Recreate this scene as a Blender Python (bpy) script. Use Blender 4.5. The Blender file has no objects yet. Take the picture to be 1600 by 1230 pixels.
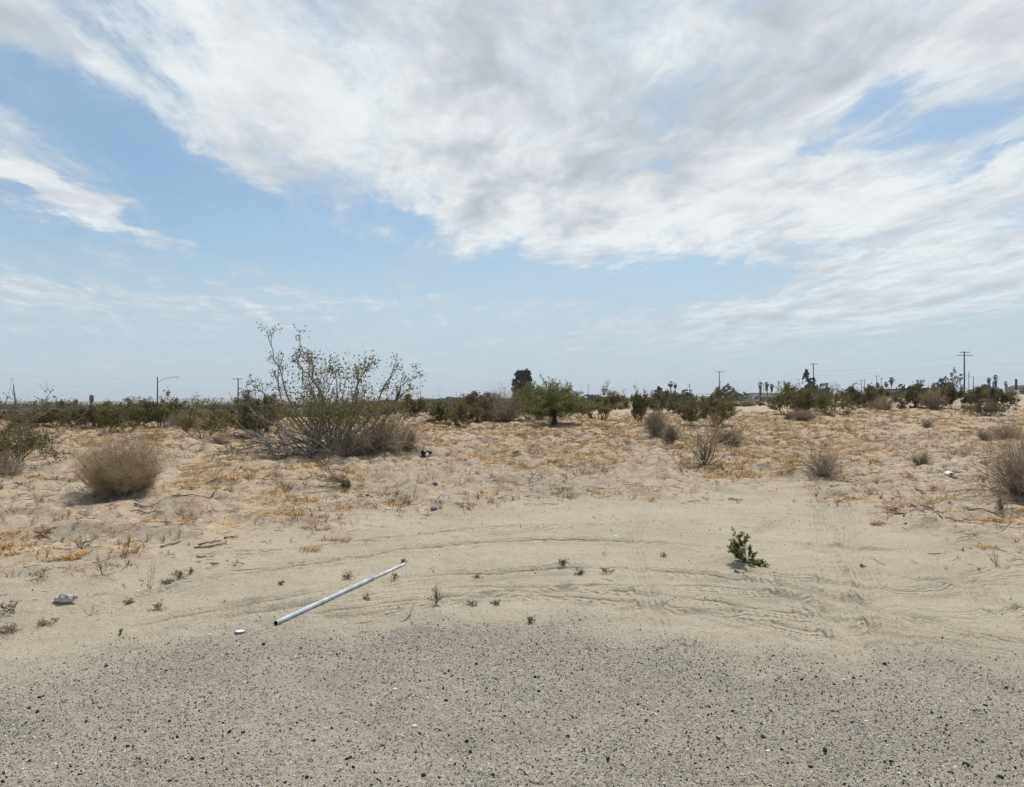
import bpy, math, random
import numpy as np
from mathutils import Vector

random.seed(7)
RNG = np.random.default_rng(7)
SC = bpy.context.scene
COL = SC.collection
R = math.radians
F = 1190.0            # focal length in pixels of the 1600 px wide photograph
HZ = 625.0            # row of the true horizon
EYE = 1.6

# ------------------------------------------------------------------ camera
cam = bpy.data.cameras.new('camera')
cam.sensor_width = 36.0
cam.lens = F / 1600 * 36
cam.clip_end = 9000
cam.clip_start = 0.05
camo = bpy.data.objects.new('camera', cam)
COL.objects.link(camo)
PITCH = math.atan((HZ - 615) / F)
camo.location = (0, 0, EYE)
camo.rotation_euler = (math.pi / 2 + PITCH, 0, 0)
SC.camera = camo
SC.view_settings.view_transform = 'Standard'
SC.view_settings.look = 'None'
SC.view_settings.gamma = 1
SC.view_settings.exposure = 0.0
SC.view_settings.use_curve_mapping = False

# ------------------------------------------------------------------ sun
SUN_EL, SUN_AZ = R(62), R(18)          # azimuth measured from the view axis towards the right
sun = bpy.data.lights.new('sun', 'SUN')
sun.energy = 4.1
sun.angle = R(1.0)
sun.color = (1.0, 0.955, 0.88)
suno = bpy.data.objects.new('sun', sun)
COL.objects.link(suno)
sv = Vector((math.cos(SUN_EL) * math.sin(SUN_AZ), math.cos(SUN_EL) * math.cos(SUN_AZ), math.sin(SUN_EL)))
suno.rotation_euler = sv.to_track_quat('Z', 'Y').to_euler()

# ------------------------------------------------------------------ node helper
class NT:
    def __init__(s, tree):
        s.t = tree
    def n(s, typ, props=None, **ins):
        nd = s.t.nodes.new(typ)
        for k, v in (props or {}).items():
            setattr(nd, k, v)
        for k, v in ins.items():
            key = int(k[1:]) if k[0] == 'i' and k[1:].isdigit() else k.replace('_', ' ')
            s.set(nd.inputs[key], v)
        return nd
    def set(s, sock, v):
        if isinstance(v, bpy.types.NodeSocket):
            s.t.links.new(v, sock)
        else:
            if hasattr(sock.default_value, '__len__') and not isinstance(v, (tuple, list)):
                v = (v,) * len(sock.default_value)
            if hasattr(sock.default_value, '__len__') and len(sock.default_value) == 4 and len(v) == 3:
                v = tuple(v) + (1,)
            sock.default_value = v
    def m(s, op, a, b=0.0, c=0.0, clamp=False):
        nd = s.t.nodes.new('ShaderNodeMath')
        nd.operation = op
        nd.use_clamp = clamp
        s.set(nd.inputs[0], a)
        s.set(nd.inputs[1], b)
        s.set(nd.inputs[2], c)
        return nd.outputs[0]
    def v(s, op, a, b=(0, 0, 0), out=0):
        nd = s.t.nodes.new('ShaderNodeVectorMath')
        nd.operation = op
        s.set(nd.inputs[0], a)
        s.set(nd.inputs[1], b)
        return nd.outputs[out]
    def mix(s, f, a, b, blend='MIX'):
        nd = s.t.nodes.new('ShaderNodeMix')
        nd.data_type = 'RGBA'
        nd.blend_type = blend
        s.set(nd.inputs[0], f)
        s.set(nd.inputs[6], a)
        s.set(nd.inputs[7], b)
        return nd.outputs[2]
    def step(s, x, a, b, o0=0.0, o1=1.0):
        nd = s.t.nodes.new('ShaderNodeMapRange')
        nd.interpolation_type = 'SMOOTHSTEP'
        s.set(nd.inputs[0], x)
        s.set(nd.inputs[1], a)
        s.set(nd.inputs[2], b)
        s.set(nd.inputs[3], o0)
        s.set(nd.inputs[4], o1)
        return nd.outputs[0]
    def noise(s, vec, scale, detail=4, rough=0.5, dist=0.0, out=0):
        nd = s.n('ShaderNodeTexNoise', None, Vector=vec, Scale=scale, Detail=detail, Roughness=rough, Distortion=dist)
        return nd.outputs[out]

# ------------------------------------------------------------------ world: sky and clouds
def px_dir(px, py):
    d = Vector(((px - 800) / F, 1, (615 - py) / F))
    c, s_ = math.cos(PITCH), math.sin(PITCH)
    return Vector((d.x, d.y * c - d.z * s_, d.y * s_ + d.z * c)).normalized()

def px_ang(px, py):
    d = px_dir(px, py)
    return math.atan2(d.x, d.y), math.asin(d.z)

world = bpy.data.worlds.new('World')
SC.world = world
world.use_nodes = True
wt = world.node_tree
wt.nodes.clear()
W = NT(wt)
SKY_STRENGTH = 0.1
tc = W.n('ShaderNodeTexCoord').outputs['Generated']
sky = W.n('ShaderNodeTexSky', dict(sky_type='NISHITA', sun_disc=False, sun_elevation=SUN_EL, sun_rotation=SUN_AZ,
                                   altitude=50, air_density=1.0, dust_density=1.5, ozone_density=1.5)).outputs[0]
sep = W.n('ShaderNodeSeparateXYZ', None, Vector=W.v('NORMALIZE', tc))
X, Y, Z = sep.outputs
az = W.m('ARCTAN2', X, Y)
el = W.m('ARCSINE', Z)
zz = W.m('ADD', W.m('MAXIMUM', Z, 0.0), 0.06)
cu = W.m('DIVIDE', X, zz)
cv = W.m('DIVIDE', Y, zz)
# cloud streaks run away from the viewer, towards a point left of the view axis
plane = W.n('ShaderNodeCombineXYZ', None, X=W.m('ADD', cu, W.m('MULTIPLY', cv, 0.10)), Y=W.m('MULTIPLY', cv, 0.45), Z=0.0).outputs[0]
plane_iso = W.n('ShaderNodeCombineXYZ', None, X=cu, Y=cv, Z=3.7).outputs[0]
warp = W.noise(plane_iso, 1.1, 3, 0.5, out=1)
pw = W.v('ADD', plane, W.v('MULTIPLY', W.v('SUBTRACT', warp, (0.5, 0.5, 0.5)), (0.42, 0.28, 0.0)))
n_big = W.noise(pw, 1.7, 8, 0.62)
n_det = W.noise(pw, 6.5, 9, 0.72)
n_str = W.noise(W.v('MULTIPLY', pw, (4.0, 1.3, 1.0)), 1.6, 7, 0.68)
ang = W.n('ShaderNodeCombineXYZ', None, X=az, Y=el, Z=0.0).outputs[0]
# ragged edges: the big shapes are looked up through a warped direction
aw = W.v('ADD', ang, W.v('MULTIPLY', W.v('SUBTRACT', W.noise(plane_iso, 2.2, 5, 0.6, out=1), (0.5, 0.5, 0.5)), (0.17, 0.08, 0.0)))

def blobs(items, vec):
    tot = None
    for (px, py, rx, ry, rot, amp) in items:
        a, e = px_ang(px, py)
        c, s_ = math.cos(R(rot)), math.sin(R(rot))
        rx_, ry_ = rx / F, ry / F
        dv = W.v('SUBTRACT', vec, (a, e, 0))
        p = W.v('DOT_PRODUCT', dv, (c / rx_, s_ / rx_, 0), out=1)
        q = W.v('DOT_PRODUCT', dv, (-s_ / ry_, c / ry_, 0), out=1)
        r2 = W.m('ADD', W.m('MULTIPLY', p, p), W.m('MULTIPLY', q, q))
        g = W.m('MULTIPLY', W.m('EXPONENT', W.m('MULTIPLY', W.m('POWER', r2, 1.4), -1.0)), amp)
        tot = g if tot is None else W.m('ADD', tot, g)
    return tot

cover = blobs([
    (960, 110, 470, 210, 0, 0.52), (1080, 320, 430, 75, -3, 0.52), (800, 300, 220, 95, -25, 0.25), (640, 80, 200, 130, -30, 0.16),
    (1480, 300, 260, 80, 10, 0.25), (310, 205, 130, 30, -28, 0.52), (330, 60, 200, 90, -30, 0.42), (60, 40, 190, 50, -8, 0.50), (450, 190, 160, 80, -10, 0.30),
    (95, 305, 190, 15, -20, 0.62), (150, 215, 120, 20, -30, 0.12), (1530, 110, 90, 45, 15, 0.30), (1560, 30, 140, 60, 0, 0.30), (1400, 20, 200, 80, 0, 0.2),
    (80, 165, 170, 45, -14, -0.42), (400, 330, 200, 60, -18, -0.40), (300, 400, 330, 45, -4, -0.22), (940, 438, 330, 30, -3, -0.42), (1480, 440, 330, 60, 8, 0.34), (1250, 500, 420, 26, 5, 0.22), (120, 470, 300, 26, 2, 0.2),
    (1400, 152, 75, 26, 14, -0.55), (1440, 205, 110, 20, 12, -0.42), (1545, 98, 60, 14, 14, -0.35), (1010, 262, 60, 13, 5, -0.62), (610, 340, 60, 16, -10, -0.3), (1250, 240, 60, 9, 14, -0.35), (860, 350, 30, 9, 0, -0.3), (1290, 380, 90, 12, 4, -0.3), (1500, 260, 80, 9, 12, -0.3), (240, 130, 120, 30, -35, -0.35), (190, 60, 60, 60, 0, -0.12),
    (630, 345, 70, 16, -20, -0.35), (210, 130, 70, 26, -45, -0.12), (590, 428, 90, 14, -4, 0.28), (1330, 460, 300, 36, 6, 0.10),
    (520, 485, 220, 14, 3, 0.18)], aw)
nz_ = W.m('ADD', W.m('ADD', W.m('MULTIPLY', n_big, 1.0), W.m('MULTIPLY', n_str, 0.8)), W.m('MULTIPLY', n_det, 1.1))
dens0 = W.m('ADD', W.m('SUBTRACT', nz_, 0.755), W.m('MULTIPLY', cover, 0.80))
# outside the photograph's field the sky carries on as broken cloud
dens = W.step(dens0, 0.64, 1.20)
thin = W.step(dens0, 0.40, 1.05)
# haze veil of thin high cloud towards the horizon
veil = W.m('MULTIPLY', W.step(el, R(15.5), R(0.5)), 0.84)
veil2 = W.m('MULTIPLY', W.step(W.noise(plane, 0.9, 5, 0.55), 0.35, 0.7), 0.35)
shade_noise = W.noise(W.v('MULTIPLY', pw, (1.0, 0.9, 1.0)), 2.2, 7, 0.58)
puff = W.noise(W.v('ADD', W.v('MULTIPLY', pw, (1.15, 1.5, 1.0)), (3.0, 9.0, 0.0)), 3.6, 9, 0.60)
shade = blobs([(850, 190, 330, 130, 0, 0.26), (1150, 170, 200, 80, 20, 0.24), (1520, 60, 120, 50, 0, 0.22), (800, 20, 300, 60, 0, 0.2),
               (420, 60, 160, 100, 0, -0.12), (1050, 350, 400, 60, 0, -0.22), (560, 200, 120, 60, 0, -0.2), (760, 290, 100, 40, 0, 0.12)], ang)
sh = W.m('ADD', W.m('ADD', W.m('MULTIPLY', shade_noise, 1.5), W.m('MULTIPLY', puff, 1.7)), W.m('SUBTRACT', W.m('MULTIPLY', shade, 0.75), 1.06))
sh = W.step(sh, 0.18, 1.12)
K = 1.0 / SKY_STRENGTH
def wc(r, g, b):
    f = lambda c: ((c / 255 + 0.055) / 1.055) ** 2.4 * K
    return (f(r), f(g), f(b), 1)
cloud_col = W.mix(sh, wc(238, 243, 245), wc(186, 193, 202))
blue = W.mix(1.0, sky, (1.00, 1.13, 1.14, 1), 'MULTIPLY')
base = W.mix(veil2, blue, wc(176, 198, 219))
base = W.mix(veil, base, wc(192, 209, 223))
base = W.mix(W.m('MULTIPLY', thin, 0.68), base, wc(196, 209, 220))
lowfade = W.step(el, R(2.0), R(9.5), 0.30, 1.0)
final = W.mix(W.m('MULTIPLY', dens, lowfade), base, cloud_col)
bg = W.n('ShaderNodeBackground', None, Color=final, Strength=SKY_STRENGTH)
wo = W.n('ShaderNodeOutputWorld', None, Surface=bg.outputs[0])

# ------------------------------------------------------------------ numpy noise
def _hash(ix, iy, seed):
    h = (ix.astype(np.int64) * 374761393 + iy.astype(np.int64) * 668265263 + seed * 974634777) & 0x7fffffff
    h = ((h ^ (h >> 13)) * 1274126177) & 0x7fffffff
    return ((h ^ (h >> 16)) & 0xffff) / 65535.0

def vnoise(x, y, seed=0):
    x = np.asarray(x, float); y = np.asarray(y, float)
    ix = np.floor(x); iy = np.floor(y)
    fx = x - ix; fy = y - iy
    fx = fx * fx * (3 - 2 * fx); fy = fy * fy * (3 - 2 * fy)
    a = _hash(ix, iy, seed); b = _hash(ix + 1, iy, seed)
    c = _hash(ix, iy + 1, seed); d = _hash(ix + 1, iy + 1, seed)
    return (a * (1 - fx) + b * fx) * (1 - fy) + (c * (1 - fx) + d * fx) * fy

def fbm(x, y, seed=0, o=3):
    t = 0; a = 0.5; s = 0
    for k in range(o):
        t = t + a * vnoise(x * 2 ** k + 17.3 * k, y * 2 ** k - 9.1 * k, seed + k)
        s += a; a *= 0.5
    return t / s

def sstep(a, b, x):
    t = np.clip((x - a) / (b - a), 0, 1)
    return t * t * (3 - 2 * t)

# ------------------------------------------------------------------ terrain
def rowdist(p):
    return EYE * F / (p - HZ)
# edge between the graded sand and the vegetated flat, and edge of the gravel, by bearing
VEG = np.array([(-900, 985), (0, 960), (130, 925), (250, 885), (360, 862), (480, 845), (640, 818), (850, 800), (1050, 782),
                (1230, 776), (1350, 812), (1480, 868), (1600, 880), (2500, 900)], float)
GRV = np.array([(-900, 1090), (0, 1062), (100, 1030), (210, 1005), (330, 990), (480, 985), (640, 975), (880, 972), (1010, 1000),
                (1150, 1018), (1300, 1030), (1450, 1030), (1600, 1045), (2500, 1060)], float)

def bearing_px(x, y):
    return 800 + F * np.asarray(x) / np.maximum(np.asarray(y), 0.6)

def veg_mask(x, y):
    d = rowdist(np.interp(bearing_px(x, y), VEG[:, 0], VEG[:, 1]))
    w = (fbm(x * 1.1, y * 1.1, 31, 3) - 0.5) * 2.6
    return sstep(-0.8, 2.4, y - d + w * np.minimum(1, y / 7))

def gravel_mask(x, y):
    d = rowdist(np.interp(bearing_px(x, y), GRV[:, 0], GRV[:, 1]))
    w = (fbm(x * 1.6, y * 1.6, 41, 3) - 0.5) * 0.7
    g = sstep(0.45, -0.45, y - d + w)
    # a band of gravel crosses beyond the graded sand too
    u = bearing_px(x, y)
    g2 = np.exp(-((y - 13.2) / 1.6) ** 2) * sstep(520, 640, u) * sstep(1080, 920, u) * 0.6 * sstep(0.35, 0.6, fbm(x * 1.3, y * 1.3, 43, 2))
    return np.maximum(g * (0.78 + 0.22 * sstep(0.25, 0.6, fbm(x * 2.0, y * 2.4, 44, 3))), g2)

MOUNDS = []
def H(x, y):
    x = np.asarray(x, float); y = np.asarray(y, float)
    u = bearing_px(x, y)
    ym = np.maximum(y, 0)
    z = 0.0 * x
    z = z + (fbm(x / 5.0, y / 5.0, 1, 2) - 0.5) * 0.30 * sstep(8, 16, ym)
    z = z + (fbm(x / 1.7, y / 1.7, 3, 2) - 0.5) * 0.09 * sstep(4.5, 8, ym)
    z = z + sstep(1050, 1500, u) * sstep(22, 165, ym) * 2.3 * (1 - sstep(400, 900, ym))
    z = z + sstep(400, 700, u) * sstep(30, 75, ym) * 0.35 * (1 - sstep(400, 900, ym))
    z = z - sstep(760, 380, u) * (np.clip(ym - 56, 0, 150) * 0.029 + np.clip(ym - 206, 0, 1200) * 0.0055)
    vm = veg_mask(x, y) * (1 - sstep(150, 260, ym))
    z = z + vm * 0.05
    hum = fbm(x / 0.75, y / 0.75, 5, 3)
    z = z + vm * (np.maximum(hum - 0.42, 0) * 0.42)
    z = z + vm * np.maximum(fbm(x / 0.42, y / 0.5, 6, 2) - 0.5, 0) * 0.20 * sstep(9, 15, ym)
    # wheel-thrown berm near the edge on the right, mild swell
    z = z + (fbm(x / 0.9, y / 0.6, 8, 2) - 0.5) * 0.035 * sstep(4.2, 6, ym)
    for (mx, my, rx, ry, h) in MOUNDS:
        r2 = ((x - mx) / rx) ** 2 + ((y - my) / ry) ** 2
        z = z + h * np.exp(-r2)
    return z

def hz(x, y):
    return float(H(np.array([x]), np.array([y]))[0])

def at(px, py):
    """ground point seen at a pixel of the photograph"""
    d = px_dir(px, py)
    ts = 2.0 * 1.012 ** np.arange(0, 430)
    x = d.x / d.y * ts; y = ts; z = EYE + d.z / d.y * ts
    below = np.nonzero(z <= H(x, y))[0]
    if len(below) == 0:
        return Vector((float(x[-1]), float(y[-1]), 0))
    i = below[0]
    a, b = ts[max(i - 1, 0)], ts[i]
    for _ in range(12):
        m_ = (a + b) / 2
        if EYE + d.z / d.y * m_ <= hz(d.x / d.y * m_, m_): b = m_
        else: a = m_
    return Vector((d.x / d.y * b, b, hz(d.x / d.y * b, b)))

def atd(px, dist):
    x = (px - 800) / F * dist
    return Vector((x, dist, hz(x, dist)))

def add_mound(px, py, rx, ry, h, dx=0.0, dy=0.0):
    p = at(px, py)
    MOUNDS.append((p.x + dx, p.y + dy, rx, ry, h))

# sand heaped around the bigger plants
for m_ in [(200, 775, 0.8, 0.55, 0.27, 0.1, 0.15), (245, 800, 0.9, 0.42, 0.17), (520, 702, 2.6, 1.8, 0.30), (600, 705, 1.6, 1.1, 0.16), (1162, 884, 0.24, 0.16, 0.095, -0.02, 0.12),
           (1285, 742, 1.0, 0.6, 0.14), (1040, 685, 1.3, 0.9, 0.22), (1140, 692, 1.2, 0.9, 0.18), (1258, 657, 2.2, 2.0, 0.35),
           (1440, 728, 0.7, 0.5, 0.14), (1600, 775, 0.9, 0.7, 0.15), (865, 665, 2.0, 1.5, 0.22), (540, 760, 0.5, 0.35, 0.10),
           (320, 685, 1.4, 1.0, 0.12), (1545, 650, 2.0, 1.4, 0.3), (1190, 732, 1.5, 0.7, 0.10), (1400, 700, 2.0, 1.0, 0.15)]:
    add_mound(*m_)

# wheel tracks in the soft sand, as pixel polylines of the photograph laid onto the ground
def track_line(pts):
    q = np.array([(p.x, p.y) for p in (Vector(((px - 800) / F * rowdist(py), rowdist(py), 0)) for px, py in pts)])
    return q
TR_X = [  # roughly left to right: (points, half width, depth, grooves)
    ([(-300, 1075), (0, 995), (200, 938), (400, 893), (600, 864), (800, 848), (950, 843), (1080, 850), (1200, 868)], 0.12, 0.020, 3),
    ([(-200, 1010), (60, 955), (300, 905), (500, 872), (700, 845), (900, 825), (1040, 815)], 0.09, 0.010, 2),
    ([(100, 1005), (380, 945), (640, 905), (900, 886), (1000, 893), (1170, 907), (1330, 945), (1450, 975), (1700, 1040)], 0.12, 0.022, 4),
    ([(250, 985), (560, 932), (800, 912), (1050, 933), (1220, 958), (1400, 985), (1600, 1025)], 0.11, 0.014, 4),
    ([(420, 990), (700, 940), (900, 917), (1050, 915), (1200, 930), (1380, 962), (1560, 995), (1800, 1040)], 0.10, 0.013, 3),
    ([(1100, 885), (1250, 905), (1350, 922), (1420, 930), (1500, 918), (1620, 905), (1900, 900)], 0.13, 0.016, 2),
    ([(1150, 895), (1300, 940), (1450, 962), (1560, 960), (1700, 955)], 0.12, 0.012, 3),
    ([(1320, 880), (1380, 905), (1450, 915), (1530, 900), (1640, 880), (1800, 870)], 0.10, 0.02, 2),
    ([(-100, 960), (150, 905), (330, 872), (520, 850), (760, 828), (980, 822), (1180, 842)], 0.10, 0.014, 3),
    ([(300, 1000), (520, 955), (760, 928), (960, 940), (1120, 962), (1300, 1000), (1500, 1040)], 0.10, 0.013, 4),
    ([(1180, 838), (1260, 852), (1350, 862), (1450, 858)], 0.11, 0.02, 3),
    ([(1330, 955), (1450, 985), (1560, 1002), (1700, 1015)], 0.11, 0.02, 4),
    ([(900, 960), (1050, 958), (1200, 965), (1350, 985), (1500, 1012), (1700, 1050)], 0.10, 0.012, 4),
]
TR_Y = [  # roughly towards and away from the camera
    ([(1272, 770), (1282, 800), (1290, 850), (1297, 900), (1303, 950), (1320, 1000), (1340, 1050)], 0.12, 0.013, 2),
    ([(1305, 770), (1325, 810), (1335, 860), (1352, 910), (1375, 960), (1400, 1020), (1425, 1060)], 0.12, 0.013, 2),
    ([(1150, 880), (1190, 905), (1260, 950), (1330, 985), (1400, 1025)], 0.10, 0.011, 3),
    ([(1240, 800), (1180, 830), (1130, 860), (1090, 880)], 0.10, 0.016, 2),
    ([(1010, 790), (985, 830), (990, 880), (1020, 940), (1035, 1010)], 0.09, 0.012, 2),
    ([(1430, 850), (1470, 880), (1530, 930), (1600, 985)], 0.12, 0.020, 2),
]

def tracks(x, y, full=False):
    z = np.zeros_like(x); best = np.zeros_like(x); second = np.zeros_like(x); bd = np.zeros_like(x); bs = np.zeros_like(x)
    fade = 0.55 + 0.45 * sstep(0.3, 0.6, fbm(x * 0.9, y * 0.9, 77, 2))
    for axis, items in ((0, TR_X), (1, TR_Y)):
        for (pts, hw, dep, ng) in items:
            q = track_line(pts)
            a, b = (q[:, 0], q[:, 1]) if axis == 0 else (q[:, 1], q[:, 0])
            o = np.argsort(a)
            a, b = a[o], b[o]
            va, vb = (x, y) if axis == 0 else (y, x)
            # smooth the polyline by averaging shifted lookups
            f = sum(np.interp(va + s, a, b) for s in (-0.35, -0.2, 0, 0.2, 0.35)) / 5
            g = (np.interp(va + 0.1, a, b) - np.interp(va - 0.1, a, b)) / 0.2
            f = f + (vnoise(va * 1.3, va * 0 + len(pts), 5) - 0.5) * 0.06
            d = (vb - f) / np.sqrt(1 + g * g)
            m = np.exp(-(d / hw) ** 6) * sstep(a[0], a[0] + 0.6, va) * (1 - sstep(a[-1] - 0.6, a[-1], va)) * fade
            up_ = m > best
            second = np.maximum(second, np.minimum(m, best))
            best = np.where(up_, m, best); bd = np.where(up_, d, bd); bs = np.where(up_, va, bs)
            tread = 0.5 + 0.5 * np.cos(d / hw * math.pi * ng)
            rim = np.exp(-((np.abs(d) - hw * 1.25) / (hw * 0.3)) ** 2) * sstep(a[0], a[0] + 0.6, va) * (1 - sstep(a[-1] - 0.6, a[-1], va)) * fade
            lug = 0.85 + 0.3 * vnoise(va / 0.045, d / 0.05, 9)
            z = z - m * dep * 1.5 * (0.45 + 0.55 * tread) * lug + rim * dep * 1.2 * (0.6 + 0.8 * vnoise(va / 0.12, d / 0.1, 12))
    return (best * (1 - second), bd, bs) if full else np.maximum(z, -0.034)

def spacing(v, lo, k, far, kf):
    return max(lo, k * v) if v < far else max(lo, kf * v)
ys = [-4.0]
while ys[-1] < 2.3: ys.append(ys[-1] + 0.15)
while ys[-1] < 7000: ys.append(ys[-1] + spacing(ys[-1], 0.018, 0.0047, 130, 0.05))
xs = [0.0]
while xs[-1] < 5500: xs.append(xs[-1] + spacing(xs[-1], 0.024, 0.0145, 70, 0.09))
xs = np.array([-v for v in xs[:0:-1]] + xs); ys = np.array(ys)

def relief(x, y, vmk):
    # wheel marks, crumbs, footprints and wind marks
    tz = np.zeros_like(x)
    n = (np.abs(x) < 14) & (y > 2.3) & (y < 16)
    a, b, v = x[n], y[n], vmk[n]
    tz[n] = tracks(a, b) * (1 - 0.85 * v) + (fbm(a / 0.11, b / 0.09, 61, 3) - 0.5) * 0.020 + (fbm(a / 0.3, b / 0.22, 66, 2) - 0.5) * 0.03
    tz[n] += v * (fbm(a / 0.16, b / 0.12, 62, 3) - 0.45) * 0.06
    m = (y >= 16) & (y < 90) & (np.abs(x) < 80)
    tz[m] += (fbm(x[m] / 0.30, y[m] / 0.5, 63, 3) - 0.45) * 0.20
    return tz

PIPE_A, PIPE_B = (431, 977), (632, 883)
_pa, _pb = at(*PIPE_A), at(*PIPE_B)
def press(x, y, z):
    """the sand lies flat under the pipe"""
    ax, ay = _pa.x, _pa.y; dx, dy = _pb.x - ax, _pb.y - ay
    t = np.clip(((x - ax) * dx + (y - ay) * dy) / (dx * dx + dy * dy), 0, 1)
    d = np.hypot(x - ax - t * dx, y - ay - t * dy)
    w = np.exp(-(d / 0.09) ** 2)
    return z * (1 - w) + (_pa.z + (_pb.z - _pa.z) * t) * w

def grid_mesh(name, xs, ys):
    gx, gy = np.meshgrid(xs, ys)
    fx, fy = gx.ravel(), gy.ravel()
    z = H(fx, fy)
    vmk = veg_mask(fx, fy)
    z = press(fx, fy, z + relief(fx, fy, vmk))
    nx, ny = len(xs), len(ys)
    me = bpy.data.meshes.new(name)
    me.vertices.add(nx * ny)
    me.vertices.foreach_set('co', np.stack([fx, fy, z], 1).astype(np.float32).ravel())
    i = np.arange(nx * ny).reshape(ny, nx)
    q = np.stack([i[:-1, :-1], i[:-1, 1:], i[1:, 1:], i[1:, :-1]], -1).reshape(-1, 4)
    me.loops.add(q.size)
    me.loops.foreach_set('vertex_index', q.ravel().astype(np.int32))
    me.polygons.add(len(q))
    me.polygons.foreach_set('loop_start', np.arange(0, q.size, 4, dtype=np.int32))
    me.polygons.foreach_set('use_smooth', np.ones(len(q), dtype=bool))
    me.update()
    tm = np.zeros_like(fx); td = np.zeros_like(fx); ts_ = np.zeros_like(fx)
    nn = (np.abs(fx) < 10) & (fy > 2.3) & (fy < 14)
    tm[nn], td[nn], ts_[nn] = tracks(fx[nn], fy[nn], True)
    tm *= (1 - 0.8 * vmk)
    for nm, val in (('vegetated', vmk), ('gravelly', gravel_mask(fx, fy)), ('scrubby', sstep(110, 330, fy)), ('track', tm), ('track_across', td), ('track_along', ts_)):
        a = me.attributes.new(nm, 'FLOAT', 'POINT')
        a.data.foreach_set('value', val.astype(np.float32))
    return me

def ground_z(x, y):
    """height with the fine relief, for things laid on the sand"""
    x = np.asarray(x, float); y = np.asarray(y, float)
    return press(x, y, H(x, y) + relief(x, y, veg_mask(x, y)))
def gz(x, y):
    return float(ground_z(np.array([x]), np.array([y]))[0])
def atg(px, py):
    p = at(px, py)
    p.z = gz(p.x, p.y)
    return p

# ------------------------------------------------------------------ materials
MATS = {}
def bsdf_mat(name, color, rough=0.85, spec=0.25, var=0.25, vscale=6.0, metallic=0.0, dark=None, bump=0.0, trans=0.0, objvar=0.15, coords='Object'):
    if name in MATS: return MATS[name]
    m = bpy.data.materials.new(name)
    m.use_nodes = True
    t = m.node_tree
    t.nodes.clear()
    N = NT(t)
    co = N.n('ShaderNodeTexCoord').outputs[coords]
    nz = N.noise(co, vscale, 4, 0.6)
    d = dark or tuple(c * (1 - var) for c in color)
    l = tuple(min(1, c * (1 + var)) for c in color)
    c = N.mix(N.step(nz, 0.3, 0.7), d, l)
    rnd = N.n('ShaderNodeObjectInfo').outputs['Random']
    c = N.mix(1.0, c, N.n('ShaderNodeCombineColor', None, Red=N.m('ADD', N.m('MULTIPLY', rnd, objvar), 1 - objvar / 2),
              Green=N.m('ADD', N.m('MULTIPLY', rnd, objvar), 1 - objvar / 2), Blue=N.m('ADD', N.m('MULTIPLY', rnd, objvar), 1 - objvar / 2)).outputs[0], 'MULTIPLY')
    b = N.n('ShaderNodeBsdfPrincipled', None, Base_Color=c, Roughness=rough, Metallic=metallic)
    b.inputs['Specular IOR Level'].default_value = spec
    if bump > 0:
        bm_ = N.n('ShaderNodeBump', None, Height=N.noise(co, vscale * 4, 5, 0.65), Strength=bump, Distance=0.02)
        t.links.new(bm_.outputs[0], b.inputs['Normal'])
    sh_ = b.outputs[0]
    if trans > 0:
        tr = N.n('ShaderNodeBsdfTranslucent', None, Color=c)
        mx = N.n('ShaderNodeMixShader', None, Fac=trans, i1=b.outputs[0], i2=tr.outputs[0])
        sh_ = mx.outputs[0]
    N.n('ShaderNodeOutputMaterial', None, Surface=sh_)
    MATS[name] = m
    return m

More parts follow.
